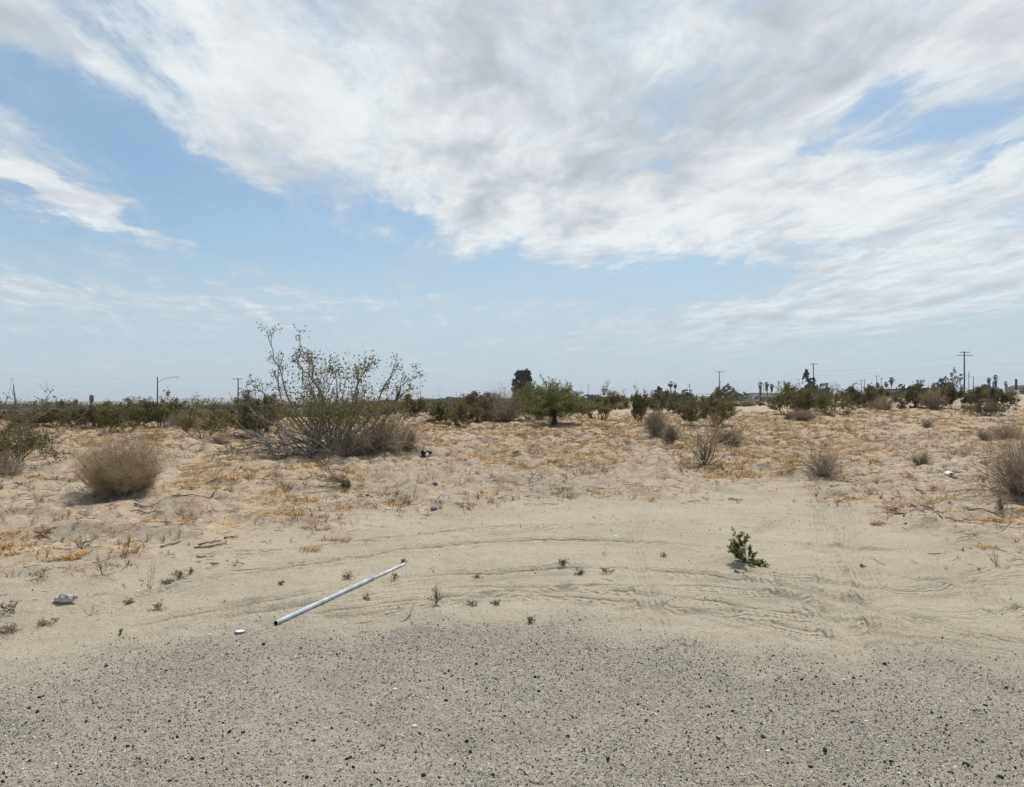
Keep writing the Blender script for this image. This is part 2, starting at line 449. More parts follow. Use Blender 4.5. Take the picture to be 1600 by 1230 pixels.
def ground_material():
    m = bpy.data.materials.new('desert_ground')
    m.use_nodes = True
    t = m.node_tree; t.nodes.clear(); N = NT(t)
    co = N.n('ShaderNodeTexCoord').outputs['Object']
    veg = N.n('ShaderNodeAttribute', dict(attribute_name='vegetated')).outputs['Fac']
    grv = N.n('ShaderNodeAttribute', dict(attribute_name='gravelly')).outputs['Fac']
    big = N.noise(co, 0.8, 5, 0.6)
    mid = N.noise(co, 7.0, 6, 0.65)
    fine = N.noise(co, 160.0, 3, 0.7)
    c = N.mix(N.step(big, 0.35, 0.65), (0.43, 0.372, 0.280), (0.492, 0.430, 0.326))
    c = N.mix(N.m('MULTIPLY', N.step(mid, 0.45, 0.75), 0.5), c, (0.33, 0.275, 0.2))
    c = N.mix(N.m('MULTIPLY', N.step(fine, 0.40, 0.60), 0.42), c, (0.22, 0.188, 0.145))
    fine2 = N.noise(co, 48.0, 4, 0.75)
    c = N.mix(N.m('MULTIPLY', N.step(fine2, 0.44, 0.60), 0.42), c, (0.25, 0.212, 0.162))
    c = N.mix(N.m('MULTIPLY', N.step(N.noise(co, 70.0, 3, 0.7), 0.56, 0.68), 0.5), c, (0.52, 0.47, 0.38))
    # little dark specks of grit everywhere
    vs = N.n('ShaderNodeTexVoronoi', None, Vector=co, Scale=75.0, Randomness=1.0)
    cellr = N.n('ShaderNodeSeparateColor', None, Color=vs.outputs['Color'])
    speck = N.m('MULTIPLY', N.m('LESS_THAN', cellr.outputs[0], 0.07), N.m('LESS_THAN', vs.outputs['Distance'], 0.36))
    c = N.mix(N.m('MULTIPLY', speck, 0.6), c, (0.07, 0.06, 0.05))
    # vegetated flat: straw litter, pinkish grey crust
    lt = N.noise(N.v('MULTIPLY', co, (1.0, 1.0, 1.0)), 2.3, 7, 0.72)
    lt2 = N.noise(co, 11.0, 5, 0.7)
    lit = N.m('ADD', N.m('MULTIPLY', lt, 0.55), N.m('MULTIPLY', lt2, 0.5))
    strawc = N.mix(N.step(lt2, 0.35, 0.65), (0.40, 0.262, 0.140), (0.46, 0.355, 0.245))
    vc = N.mix(N.step(N.noise(co, 3.1, 6, 0.75), 0.45, 0.60), c, (0.30, 0.242, 0.19))
    vc = N.mix(N.m('MULTIPLY', N.step(lit, 0.475, 0.55), 0.85), vc, strawc)
    vc = N.mix(N.m('MULTIPLY', N.step(N.noise(co, 5.5, 6, 0.8), 0.55, 0.62), 0.7), vc, (0.15, 0.11, 0.085))
    vc = N.mix(N.m('MULTIPLY', N.step(N.noise(N.v('ADD', co, (7.0, 3.0, 0.0)), 6.5, 6, 0.8), 0.57, 0.63), 0.8), vc, (0.56, 0.49, 0.385))
    vc = N.mix(N.m('MULTIPLY', N.step(N.noise(co, 26.0, 4, 0.7), 0.58, 0.66), 0.6), vc, (0.12, 0.088, 0.07))
    c = N.mix(N.m('MULTIPLY', veg, 0.95), c, vc)
    scr = N.n('ShaderNodeAttribute', dict(attribute_name='scrubby')).outputs['Fac']
    c = N.mix(N.m('MULTIPLY', scr, 0.85), c, N.mix(N.step(N.noise(co, 0.05, 5, 0.7), 0.4, 0.6), (0.10, 0.095, 0.06), (0.17, 0.145, 0.10)))
    # gravel: rounded grains of many tones
    v1 = N.n('ShaderNodeTexVoronoi', None, Vector=co, Scale=85.0, Randomness=1.0)
    s1 = N.n('ShaderNodeSeparateColor', None, Color=v1.outputs['Color'])
    ramp = N.n('ShaderNodeValToRGB', None, Fac=s1.outputs[0])
    cr = ramp.color_ramp
    cr.interpolation = 'CONSTANT'
    stops = [(0.0, (0.045, 0.043, 0.04)), (0.10, (0.15, 0.14, 0.13)), (0.20, (0.29, 0.268, 0.235)), (0.42, (0.37, 0.34, 0.292)),
             (0.70, (0.43, 0.395, 0.34)), (0.88, (0.53, 0.49, 0.43)), (0.95, (0.70, 0.68, 0.64))]
    while len(cr.elements) < len(stops): cr.elements.new(0.5)
    for e, (p, cc) in zip(cr.elements, stops):
        e.position = p; e.color = cc + (1,)
    gcol = N.mix(N.m('MULTIPLY', N.step(v1.outputs['Distance'], 0.30, 0.6), 0.5), ramp.outputs[0], (0.25, 0.22, 0.18))
    gcol = N.mix(0.3, gcol, (0.43, 0.385, 0.31))
    v2 = N.n('ShaderNodeTexVoronoi', None, Vector=co, Scale=230.0)
    s2 = N.n('ShaderNodeSeparateColor', None, Color=v2.outputs['Color'])
    gcol = N.mix(N.m('MULTIPLY', N.m('LESS_THAN', s2.outputs[1], 0.16), 0.6), gcol, (0.07, 0.065, 0.06))
    gfac = N.m('MULTIPLY', grv, N.step(N.noise(co, 5.0, 4, 0.65), 0.25, 0.5, 0.6, 1.0))
    gpatch = N.noise(co, 1.3, 5, 0.65)
    gcol = N.mix(N.m('MULTIPLY', N.step(gpatch, 0.42, 0.6), 0.55), gcol, N.mix(1.0, gcol, (0.72, 0.70, 0.68), 'MULTIPLY'))
    gcol = N.mix(N.m('MULTIPLY', N.step(N.noise(N.v('ADD', co, (5.0, 2.0, 0.0)), 1.7, 5, 0.65), 0.55, 0.68), 0.35), gcol, (0.42, 0.365, 0.285))
    c = N.mix(N.m('MULTIPLY', gfac, 0.72), c, gcol)
    hgt = N.m('ADD', N.m('MULTIPLY', N.noise(co, 42.0, 5, 0.7), 0.016), N.m('MULTIPLY', N.noise(co, 9.0, 5, 0.6), 0.02))
    hgt = N.m('ADD', hgt, N.m('MULTIPLY', N.m('MULTIPLY', N.m('SUBTRACT', 0.6, v1.outputs['Distance']), gfac), 0.008))
    tk = N.n('ShaderNodeAttribute', dict(attribute_name='track')).outputs['Fac']
    ta = N.n('ShaderNodeAttribute', dict(attribute_name='track_across')).outputs['Fac']
    tl = N.n('ShaderNodeAttribute', dict(attribute_name='track_along')).outputs['Fac']
    rib = N.m('SINE', N.m('MULTIPLY', ta, 125.0))
    lug = N.m('SINE', N.m('ADD', N.m('MULTIPLY', tl, 150.0), N.m('MULTIPLY', N.m('ABSOLUTE', ta), 90.0)))
    broken = N.step(N.noise(co, 6.0, 4, 0.6), 0.35, 0.6)
    hgt = N.m('ADD', hgt, N.m('MULTIPLY', N.m('MULTIPLY', tk, broken), N.m('ADD', N.m('MULTIPLY', rib, 0.0100), N.m('MULTIPLY', lug, 0.0016))))
    hgt = N.m('ADD', hgt, N.m('MULTIPLY', N.noise(co, 120.0, 3, 0.8), 0.004))
    bmp = N.n('ShaderNodeBump', None, Height=hgt, Strength=1.0, Distance=1.0)
    b = N.n('ShaderNodeBsdfPrincipled', None, Base_Color=c, Roughness=0.95)
    b.inputs['Specular IOR Level'].default_value = 0.15
    t.links.new(bmp.outputs[0], b.inputs['Normal'])
    N.n('ShaderNodeOutputMaterial', None, Surface=b.outputs[0])
    return m

M_CREO = bsdf_mat('creosote_leaf', (0.165, 0.145, 0.058), 0.7, 0.08, 0.4, 3.0, trans=0.25, objvar=0.3)
M_CREOD = bsdf_mat('olive_leaf_dark', (0.135, 0.115, 0.055), 0.7, 0.08, 0.4, 2.0, trans=0.2, objvar=0.3)
M_PALE = bsdf_mat('grey_green_leaf', (0.185, 0.160, 0.095), 0.7, 0.08, 0.35, 3.0, trans=0.2, objvar=0.25)
M_PALO = bsdf_mat('green_twig', (0.225, 0.225, 0.085), 0.7, 0.08, 0.45, 1.6, trans=0.25)
M_FARG = bsdf_mat('far_leaf_green', (0.080, 0.098, 0.040), 0.7, 0.08, 0.45, 0.6, trans=0.15, objvar=0.3)
M_FARD = bsdf_mat('far_leaf_dark', (0.066, 0.072, 0.040), 0.7, 0.08, 0.45, 0.6, trans=0.1, objvar=0.3)
M_FARP = bsdf_mat('far_leaf_grey', (0.15, 0.128, 0.078), 0.7, 0.08, 0.4, 0.6, trans=0.1, objvar=0.3)
M_STEM = bsdf_mat('grey_stem', (0.25, 0.215, 0.175), 0.85, 0.2, 0.35, 5.0)
M_DEADW = bsdf_mat('bleached_wood', (0.33, 0.295, 0.26), 0.85, 0.2, 0.35, 5.0)
M_BARK = bsdf_mat('dark_bark', (0.07, 0.055, 0.045), 0.9, 0.15, 0.35, 6.0)
M_DRY = bsdf_mat('dry_twig_tan', (0.42, 0.32, 0.21), 0.9, 0.15, 0.35, 4.0, objvar=0.2)
M_DRYB = bsdf_mat('dry_twig_brown', (0.35, 0.275, 0.195), 0.9, 0.15, 0.35, 4.0, objvar=0.2)
M_TUMB = bsdf_mat('tumbleweed_twig', (0.40, 0.315, 0.20), 0.9, 0.15, 0.3, 5.0)
M_SEEDL = bsdf_mat('seedling_leaf', (0.15, 0.155, 0.040), 0.6, 0.15, 0.5, 30.0, trans=0.2)
M_SEEDD = bsdf_mat('dull_sprout_leaf', (0.27, 0.22, 0.13), 0.8, 0.2, 0.5, 20.0, trans=0.2)
M_WOOD = bsdf_mat('weathered_stick', (0.16, 0.13, 0.105), 0.9, 0.15, 0.4, 12.0, bump=0.3)
M_POLE = bsdf_mat('pole_wood', (0.075, 0.055, 0.045), 0.85, 0.2, 0.2, 1.0)
M_METAL = bsdf_mat('galvanised_metal', (0.30, 0.31, 0.32), 0.5, 0.5, 0.15, 2.0, metallic=0.3)
M_WIRE = bsdf_mat('wire_grey', (0.18, 0.19, 0.21), 0.6, 0.3, 0.05, 1.0)

# ------------------------------------------------------------------ object helpers
def link(o, parent=None):
    COL.objects.link(o)
    if parent is not None: o.parent = parent
    return o

def mesh_np(name, verts, faces, mat, smooth=False, parent=None):
    """faces: list of (n,k) int arrays"""
    me = bpy.data.meshes.new(name)
    verts = np.asarray(verts, np.float32)
    me.vertices.add(len(verts))
    me.vertices.foreach_set('co', verts.ravel())
    if not isinstance(faces, list): faces = [faces]
    faces = [np.asarray(f, np.int32) for f in faces if len(f)]
    li = np.concatenate([f.ravel() for f in faces])
    st = []; off = 0
    for f in faces:
        st.append(off + np.arange(len(f)) * f.shape[1]); off += f.size
    st = np.concatenate(st).astype(np.int32)
    me.loops.add(len(li)); me.loops.foreach_set('vertex_index', li)
    me.polygons.add(len(st)); me.polygons.foreach_set('loop_start', st)
    me.polygons.foreach_set('use_smooth', np.full(len(st), smooth, dtype=bool))
    me.update(calc_edges=True)
    me.materials.append(mat)
    o = bpy.data.objects.new(name, me)
    return link(o, parent)

def empty(name, loc, label, cat, group=None, rz=0.0):
    o = bpy.data.objects.new(name, None)
    COL.objects.link(o)
    o.empty_display_size = 0.2
    o.location = loc; o.rotation_euler = (0, 0, rz)
    return tag(o, label, cat, group)

def tag(o, label, cat, group=None, kind=None):
    if label: o['label'] = label
    if cat: o['category'] = cat
    if group: o['group'] = group
    if kind: o['kind'] = kind
    return o

def stuff(o, label, cat):
    o['label'] = label; o['category'] = cat; o['kind'] = 'stuff'
    return o

def box(cx, cy, cz, sx, sy, sz):
    v = np.array([(x, y, z) for x in (-.5, .5) for y in (-.5, .5) for z in (-.5, .5)]) * (sx, sy, sz) + (cx, cy, cz)
    f = np.array([(0, 1, 3, 2), (4, 6, 7, 5), (0, 4, 5, 1), (2, 3, 7, 6), (0, 2, 6, 4), (1, 5, 7, 3)])
    return v, f

def join(parts):
    V, Fq, Ft, off = [], [], [], 0
    for v, f in parts:
        fs = f if isinstance(f, list) else [f]
        for g in fs:
            if len(g) == 0: continue
            g = np.asarray(g)
            (Fq if g.shape[1] == 4 else Ft).append(g + off)
        V.append(v); off += len(v)
    out = []
    if Fq: out.append(np.concatenate(Fq))
    if Ft: out.append(np.concatenate(Ft))
    return np.concatenate(V), out

def tubes(P, Rr, n=4, cap=True):
    """P (N,K,3), Rr (N,K): N tubes of K rings"""
    P = np.asarray(P, float); Rr = np.asarray(Rr, float)
    N_, K_ = P.shape[:2]
    d = np.gradient(P, axis=1)
    d /= np.linalg.norm(d, axis=2, keepdims=True) + 1e-9
    dm = P[:, -1] - P[:, 0]
    ref = np.where((np.abs(dm[:, 2]) > 0.8 * np.linalg.norm(dm, axis=1))[:, None], np.array([[1.0, 0.1, 0]]), np.array([[0.05, 0.1, 1.0]]))
    a = np.cross(d, ref[:, None, :]); a /= np.linalg.norm(a, axis=2, keepdims=True) + 1e-9
    b = np.cross(d, a)
    th = np.arange(n) / n * 2 * math.pi
    V = P[:, :, None, :] + Rr[:, :, None, None] * (a[:, :, None, :] * np.cos(th)[None, None, :, None] + b[:, :, None, :] * np.sin(th)[None, None, :, None])
    idx = np.arange(N_ * K_ * n).reshape(N_, K_, n)
    j = (np.arange(n) + 1) % n
    q = np.stack([idx[:, :-1, :], idx[:, :-1, j], idx[:, 1:, j], idx[:, 1:, :]], -1).reshape(-1, 4)
    fs = [q]
    if cap and n == 4:
        fs = [np.concatenate([q, idx[:, 0, ::-1], idx[:, -1, :]])]
    elif cap and n == 3:
        fs = [q, np.concatenate([idx[:, 0, ::-1], idx[:, -1, :]])]
    elif cap:
        tri = []
        for k, rev in ((0, True), (-1, False)):
            r = idx[:, k, :]
            for s in range(1, n - 1):
                t_ = np.stack([r[:, 0], r[:, s], r[:, s + 1]], -1)
                tri.append(t_[:, ::-1] if rev else t_)
        fs = [q, np.concatenate(tri)]
    return V.reshape(-1, 3), fs

def unit(v):
    return v / (np.linalg.norm(v, axis=-1, keepdims=True) + 1e-9)

def grow(start, dirs, length, rad, rng, K_=5, wig=0.15, up=0.0, taper=0.35):
    """polylines from start points along dirs, wandering"""
    n = len(start)
    P = np.zeros((n, K_, 3)); P[:, 0] = start
    d = unit(dirs); step = (np.asarray(length) / (K_ - 1)).reshape(-1, 1)
    for k in range(1, K_):
        d = unit(d + rng.normal(0, wig, (n, 3)) + np.array([0, 0, up]))
        P[:, k] = P[:, k - 1] + d * step
    rr = np.asarray(rad).reshape(-1, 1) * np.linspace(1, taper, K_)[None]
    return P, rr

def children(P, rr, m, t0, t1, lf, spread, rng, K_=4, wig=0.2, up=0.1, rf=0.55, taper=0.4, flat=1.0):
    n, KP = P.shape[:2]
    i = np.repeat(np.arange(n), m)
    t = rng.uniform(t0, t1, n * m) * (KP - 1)
    k = np.minimum(t.astype(int), KP - 2); f = (t - k)[:, None]
    s = P[i, k] * (1 - f) + P[i, k + 1] * f
    dd = unit(P[i, k + 1] - P[i, k])
    L = np.linalg.norm(np.diff(P, axis=1), axis=2).sum(1)[i]
    r = rr[i, k] * rf
    nd = unit(dd + rng.normal(0, spread, (n * m, 3)) * (1, 1, flat) + (0, 0, up))
    return grow(s, nd, L * rng.uniform(lf * 0.6, lf * 1.25, n * m), r, rng, K_, wig, up * 0.3, taper)

def leaves(C, size, rng, aspect=0.5, upbias=0.0):
    n = len(C)
    a = unit(rng.normal(0, 1, (n, 3)) + (0, 0, upbias))
    b = unit(np.cross(a, rng.normal(0, 1, (n, 3))))
    s = size * rng.uniform(0.6, 1.4, n)[:, None]
    V = np.stack([C - a * s * 0.5, C + b * s * 0.5 * aspect, C + a * s * 0.5, C - b * s * 0.5 * aspect], 1).reshape(-1, 3)
    return V, np.arange(4 * n).reshape(n, 4)

def sample(P, m, rng, t0=0.2, t1=1.0, jit=0.0):
    n, K_ = P.shape[:2]
    i = np.repeat(np.arange(n), m)
    t = rng.uniform(t0, t1, n * m) * (K_ - 1)
    k = np.minimum(t.astype(int), K_ - 2); f = (t - k)[:, None]
    return P[i, k] * (1 - f) + P[i, k + 1] * f + rng.normal(0, jit, (n * m, 3))

def fit(arrs, w, h, q=1.0):
    allp = np.concatenate([a.reshape(-1, 3) for a in arrs])
    lo = np.percentile(allp, 1.5, axis=0); hi = np.percentile(allp, 98.5, axis=0)
    cx = (lo[0] + hi[0]) / 2 * 0.0
    sx = w / max(1e-6, hi[0] - lo[0]); sz = h / max(1e-6, hi[2])
    out = []
    for a in arrs:
        a = a.copy(); a[..., 0] = (a[..., 0] - cx) * sx; a[..., 1] *= sx; a[..., 2] *= sz
        a[..., 2] = np.maximum(a[..., 2], -0.05)
        out.append(a)
    return out

# ------------------------------------------------------------------ plants
def leafy_shrub(name, loc, w, h, label, cat, group, seed, leafmat, stemmat=None, stems=12, lean=0.9, leaf=0.07, nleaf=5, sprigs=6,
                base_spread=0.12, fill=1.0, twigfrac=0.25, low=0.3):
    rng = np.random.default_rng(seed)
    t = empty(name, loc, label, cat, group)
    n = stems
    az_ = rng.uniform(0, 2 * math.pi, n); ln = np.abs(rng.normal(0, 0.5, n)) * lean + low * rng.random(n)
    d = np.stack([np.cos(az_) * np.sin(ln), np.sin(az_) * np.sin(ln), np.cos(ln)], 1)
    s = np.stack([np.cos(az_), np.sin(az_), az_ * 0], 1) * base_spread * rng.random((n, 1)) * w * 0.5 + (0, 0, -0.03)
    P0, r0 = grow(s, d, rng.uniform(0.6, 1.0, n), np.full(n, 0.016), rng, 6, 0.16, 0.05)
    P1, r1 = children(P0, r0, 5, 0.25, 1.0, 0.42, 0.45, rng, 4, 0.18, 0.15)
    P2, r2 = children(P1, r1, 4, 0.3, 1.0, 0.5, 0.5, rng, 3, 0.2, 0.15)
    # a few sprigs stand out of the top
    k = rng.choice(len(P1), min(sprigs, len(P1)), replace=False)
    Ps, rs = children(P1[k], r1[k], 1, 0.8, 1.0, 1.0, 0.25, rng, 4, 0.1, 0.5)
    P0, P1, P2, Ps = fit([P0, P1, P2, Ps], w, h)
    sc = (w + h) / 3.0
    r0, r1, r2, rs = [np.maximum(r * sc, 0.004) for r in (r0, r1, r2, rs)]
    sub = rng.random(len(P2)) < twigfrac
    v, f = join([tubes(P0, r0, 4), tubes(P1, r1, 3, False), tubes(P2[sub], r2[sub], 3, False), tubes(Ps, rs * 0.7, 3, False)])
    mesh_np('stems', v, f, stemmat or M_STEM, parent=t)
    m = max(1, int(nleaf * fill * 2.4))
    C = np.concatenate([sample(P2, m, rng, 0.15, 1.0, leaf * 0.5), sample(P1, max(1, m // 2), rng, 0.5, 1.0, leaf * 0.6), sample(Ps, 7, rng, 0.2, 1.0, leaf * 0.4)])
    Cd = sample(P2, max(2, int(m * 0.8)), rng, 0.0, 0.9, 0.045 * w)
    Cd = Cd[Cd[:, 2] > 0.22 * h]
    C = np.concatenate([C, Cd])
    v, f = leaves(C, leaf, rng, 0.55, 0.3)
    mesh_np('foliage', v, f, leafmat, parent=t)
    return t

def dry_bush(name, loc, w, h, label, cat, group, seed, mat, n=60, lean=1.1, thick=0.006, ball=False, m1=6, m2=5, up=0.05, foliage=None):
    """leafless bush: nothing but twigs, two or three orders of them"""
    rng = np.random.default_rng(seed)
    t = empty(name, loc, label, cat, group)
    az_ = rng.uniform(0, 2 * math.pi, n)
    ln = rng.uniform(0.05, lean, n)
    d = np.stack([np.cos(az_) * np.sin(ln), np.sin(az_) * np.sin(ln), np.cos(ln)], 1)
    s = np.stack([np.cos(az_), np.sin(az_), az_ * 0], 1) * 0.06 * rng.random((n, 1)) + (0, 0, -0.02)
    L = rng.uniform(0.4, 0.85, n)
    P0, r0 = grow(s, d, L, np.full(n, 1.0), rng, 5, 0.24, up, 0.4)
    P1, r1 = children(P0, r0, m1, 0.2, 1.0, 0.5, 0.9, rng, 4, 0.3, 0.15, 0.6)
    P2, r2 = children(P1, r1, m2, 0.2, 1.0, 0.6, 0.9, rng, 4, 0.3, 0.05, 0.65)
    if ball:
        sizes = []
        for P in (P0, P1, P2):
            c = np.array([0, 0, 0.56])
            q = P - c; rr_ = np.linalg.norm(q, axis=2, keepdims=True)
            k = np.minimum(1.0, 0.58 / np.maximum(rr_, 1e-6) * (0.86 + 0.24 * rng.random((len(P), 1, 1))) * (0.72 + 0.56 * fbm(np.arctan2(q[..., 1:2], q[..., :1]) * 1.1 + 9, q[..., 2:3] / np.maximum(rr_, 1e-6) * 1.6 + 5, 14, 2)))
            sizes.append(c + q * k)
        P0, P1, P2 = sizes
    P0, P1, P2 = fit([P0, P1, P2], w, h)
    v, f = join([tubes(P0, r0 * thick * (2.1 if ball else 1.6), 3, False)])
    mesh_np('stems', v, f, M_STEM if mat is not M_TUMB else M_DRYB, parent=t)
    v, f = join([tubes(P1, r1 * thick * 1.3, 3, False), tubes(P2, r2 * thick * 1.25, 3, False)])
    mesh_np('twigs', v, f, mat, parent=t)
    return t

def crown_tree(name, loc, h, lobes, label, group, seed, mat, leaf=0.35, nl=500, trunk_r=0.18, trunk_h=None, trunk_mat=None, ragged=0.12, cat='tree'):
    """lobes: (dx, dy, z, rx, rz) in metres; a trunk with a limb into each lobe"""
    rng = np.random.default_rng(seed)
    t = empty(name, loc, label, cat, group)
    lb = np.array(lobes, float)
    z0 = trunk_h if trunk_h is not None else max(0.5, lb[:, 2].min() * 0.6)
    segs = [tubes(np.array([[(0, 0, -0.2), (0.03, 0, z0 * 0.5), (0, 0.02, z0), (0, 0, z0 * 1.15)]]), np.array([[trunk_r * 1.25, trunk_r, trunk_r * .85, trunk_r * .6]]), 6)]
    P = []
    for (dx, dy, z, rx, rz_) in lobes:
        e = np.array([dx, dy, z + rz_ * 0.3]); b = np.array([0, 0, z0 * 0.95]); mid = b * 0.45 + e * 0.55 + rng.normal(0, 0.1, 3)
        P.append([b, b * .7 + mid * .3 + (0, 0, .1), mid, e])
    P = np.array(P); rr = np.repeat([[trunk_r * .55, trunk_r * .4, trunk_r * .25, trunk_r * .1]], len(P), 0)
    segs.append(tubes(P, rr, 4, False))
    v, f = join(segs)
    mesh_np('trunk', v, f, trunk_mat or M_BARK, parent=t)
    C = []
    for (dx, dy, z, rx, rz_) in lobes:
        # leaf clumps: clustered points near the lobe's surface with gaps between
        nc = max(6, nl // 22)
        u = unit(rng.normal(0, 1, (nc, 3))) * rng.uniform(0.45, 1.0, (nc, 1)) ** 0.6
        cc = u * (rx, rx, rz_) + (dx, dy, z)
        i = rng.integers(0, nc, nl)
        C.append(cc[i] + rng.normal(0, 1, (nl, 3)) * np.array([rx, rx, rz_]) * ragged)
    C = np.concatenate(C)
    v, f = leaves(C, leaf, rng, 0.7)
    mesh_np('crown', v, f, mat, parent=t)
    return t

# ------------------------------------------------------------------ GROUND
gm = grid_mesh('ground', xs, ys)
gm.materials.append(ground_material())
ground = bpy.data.objects.new('ground', gm)
link(ground)
ground['kind'] = 'structure'
ground['label'] = 'pale sandy desert ground with wheel tracks, gravel in front and straw coloured litter beyond'

# ------------------------------------------------------------------ scattered stuff (geometry-node instances)
def proto(name, v, f, mat, smooth=False):
    o = mesh_np(name, v, f, mat, smooth)
    COL.objects.unlink(o)
    return o

def tone_mat(name, cols, rough=0.85, vscale=60, spec=0.2):
    m = bpy.data.materials.new(name); m.use_nodes = True
    t = m.node_tree; t.nodes.clear(); N = NT(t)
    tone = N.n('ShaderNodeAttribute', dict(attribute_name='tone', attribute_type='INSTANCER')).outputs['Fac']
    rp = N.n('ShaderNodeValToRGB', None, Fac=tone)
    while len(rp.color_ramp.elements) < len(cols): rp.color_ramp.elements.new(0.5)
    for e, (p, c) in zip(rp.color_ramp.elements, cols):
        e.position = p; e.color = tuple(c) + (1,)
    co = N.n('ShaderNodeTexCoord').outputs['Object']
    nz = N.noise(co, vscale, 3, 0.6)
    c = N.mix(1.0, rp.outputs[0], N.mix(nz, (0.7, 0.7, 0.7), (1.25, 1.25, 1.25)), 'MULTIPLY')
    b = N.n('ShaderNodeBsdfPrincipled', None, Base_Color=c, Roughness=rough)
    b.inputs['Specular IOR Level'].default_value = spec
    N.n('ShaderNodeOutputMaterial', None, Surface=b.outputs[0])
    return m

def scatter(name, protos, P, rot, scl, tone, label, cat):
    me = bpy.data.meshes.new(name)
    me.vertices.add(len(P)); me.vertices.foreach_set('co', np.asarray(P, np.float32).ravel())
    for nm, dt, val in (('rot', 'FLOAT_VECTOR', rot), ('scl', 'FLOAT_VECTOR', scl)):
        a = me.attributes.new(nm, dt, 'POINT'); a.data.foreach_set('vector', np.asarray(val, np.float32).ravel())
    a = me.attributes.new('tone', 'FLOAT', 'POINT'); a.data.foreach_set('value', np.asarray(tone, np.float32))
    a = me.attributes.new('pick', 'INT', 'POINT'); a.data.foreach_set('value', RNG.integers(0, len(protos), len(P)).astype(np.int32))
    o = bpy.data.objects.new(name, me); link(o)
    g = bpy.data.node_groups.new(name, 'GeometryNodeTree')
    g.interface.new_socket('Geometry', in_out='INPUT', socket_type='NodeSocketGeometry')
    g.interface.new_socket('Geometry', in_out='OUTPUT', socket_type='NodeSocketGeometry')
    L = g.links.new
    gi = g.nodes.new('NodeGroupInput'); go = g.nodes.new('NodeGroupOutput')
    iop = g.nodes.new('GeometryNodeInstanceOnPoints')
    m2p = g.nodes.new('GeometryNodeMeshToPoints')
    L(gi.outputs[0], m2p.inputs[0]); L(m2p.outputs[0], iop.inputs['Points'])
    jn = g.nodes.new('GeometryNodeJoinGeometry')
    for p in reversed(protos):
        oi = g.nodes.new('GeometryNodeObjectInfo'); oi.inputs[0].default_value = p
        g2i = g.nodes.new('GeometryNodeGeometryToInstance')
        L(oi.outputs['Geometry'], g2i.inputs[0]); L(g2i.outputs[0], jn.inputs[0])
    L(jn.outputs[0], iop.inputs['Instance'])
    iop.inputs['Pick Instance'].default_value = True
    def attr(nm, dt):
        n = g.nodes.new('GeometryNodeInputNamedAttribute'); n.data_type = dt; n.inputs[0].default_value = nm
        return n.outputs[0]
    L(attr('pick', 'INT'), iop.inputs['Instance Index'])
    L(attr('rot', 'FLOAT_VECTOR'), iop.inputs['Rotation'])
    L(attr('scl', 'FLOAT_VECTOR'), iop.inputs['Scale'])
    L(iop.outputs[0], go.inputs[0])
    md = o.modifiers.new('scatter', 'NODES'); md.node_group = g
    return stuff(o, label, cat)

def pebble(seed, n=12):
    rng = np.random.default_rng(seed)
    t = (1 + 5 ** .5) / 2
    v = np.array([(-1, t, 0), (1, t, 0), (-1, -t, 0), (1, -t, 0), (0, -1, t), (0, 1, t), (0, -1, -t), (0, 1, -t), (t, 0, -1), (t, 0, 1), (-t, 0, -1), (-t, 0, 1)], float)
    v = unit(v) * rng.uniform(0.7, 1.15, (12, 1)) * 0.5 * np.array([1, 0.8, 0.6])
    f = np.array([(0, 11, 5), (0, 5, 1), (0, 1, 7), (0, 7, 10), (0, 10, 11), (1, 5, 9), (5, 11, 4), (11, 10, 2), (10, 7, 6), (7, 1, 8),
                  (3, 9, 4), (3, 4, 2), (3, 2, 6), (3, 6, 8), (3, 8, 9), (4, 9, 5), (2, 4, 11), (6, 2, 10), (8, 6, 7), (9, 8, 1)])
    return v, f

def in_view(n, ymin, ymax, power=1.0, margin=1.12):
    """random ground points in the wedge the photograph covers (and a margin), denser when nearer for power<1"""
    u = RNG.random(n)
    y = (ymin ** (power) + u * (ymax ** power - ymin ** power)) ** (1 / power)
    x = RNG.uniform(-1, 1, n) * (y * 800 / F * margin + 0.4)
    return x, y

# gravel
stone_m = tone_mat('gravel_stone', [(0.0, (0.030, 0.027, 0.024)), (0.20, (0.05, 0.046, 0.041)), (0.27, (0.20, 0.18, 0.155)), (0.45, (0.38, 0.335, 0.28)),
                                    (0.85, (0.45, 0.41, 0.355)), (1.0, (0.75, 0.74, 0.71))], 0.85, 90, 0.1)
pebs = [proto('pebble', *pebble(s), stone_m) for s in range(5)]
x, y = in_view(420000, 2.3, 7.6, 1.2)
gmk = gravel_mask(x, y)
keep = RNG.random(len(x)) < gmk ** 1.3 * (0.72 + 0.4 * sstep(0.35, 0.6, fbm(x * 1.4, y * 1.0, 47, 3))) + 0.010
x, y = x[keep], y[keep]
x2, y2 = in_view(60000, 11.0, 16.0, 1.5)
k2 = RNG.random(len(x2)) < gravel_mask(x2, y2) * 0.35 + 0.03 * veg_mask(x2, y2)
x3, y3 = in_view(26000, 4.5, 24.0, 1.2)
x = np.concatenate([x, x2[k2], x3]); y = np.concatenate([y, y2[k2], y3])
n = len(x)
sz = np.clip(RNG.lognormal(math.log(0.0052), 0.47, n), 0.003, 0.020)
sz = np.where(y > 9, sz * 1.7, sz)
S = sz[:, None] * RNG.uniform(0.75, 1.4, (n, 3))
scatter('gravel', pebs, np.stack([x, y, ground_z(x, y) + sz * 0.12], 1), RNG.uniform(0, 6.28, (n, 3)), S, RNG.random(n) ** 0.85,
        'loose grey and dark gravel strewn over the sandy shoulder in front', 'gravel')
print('gravel', n)

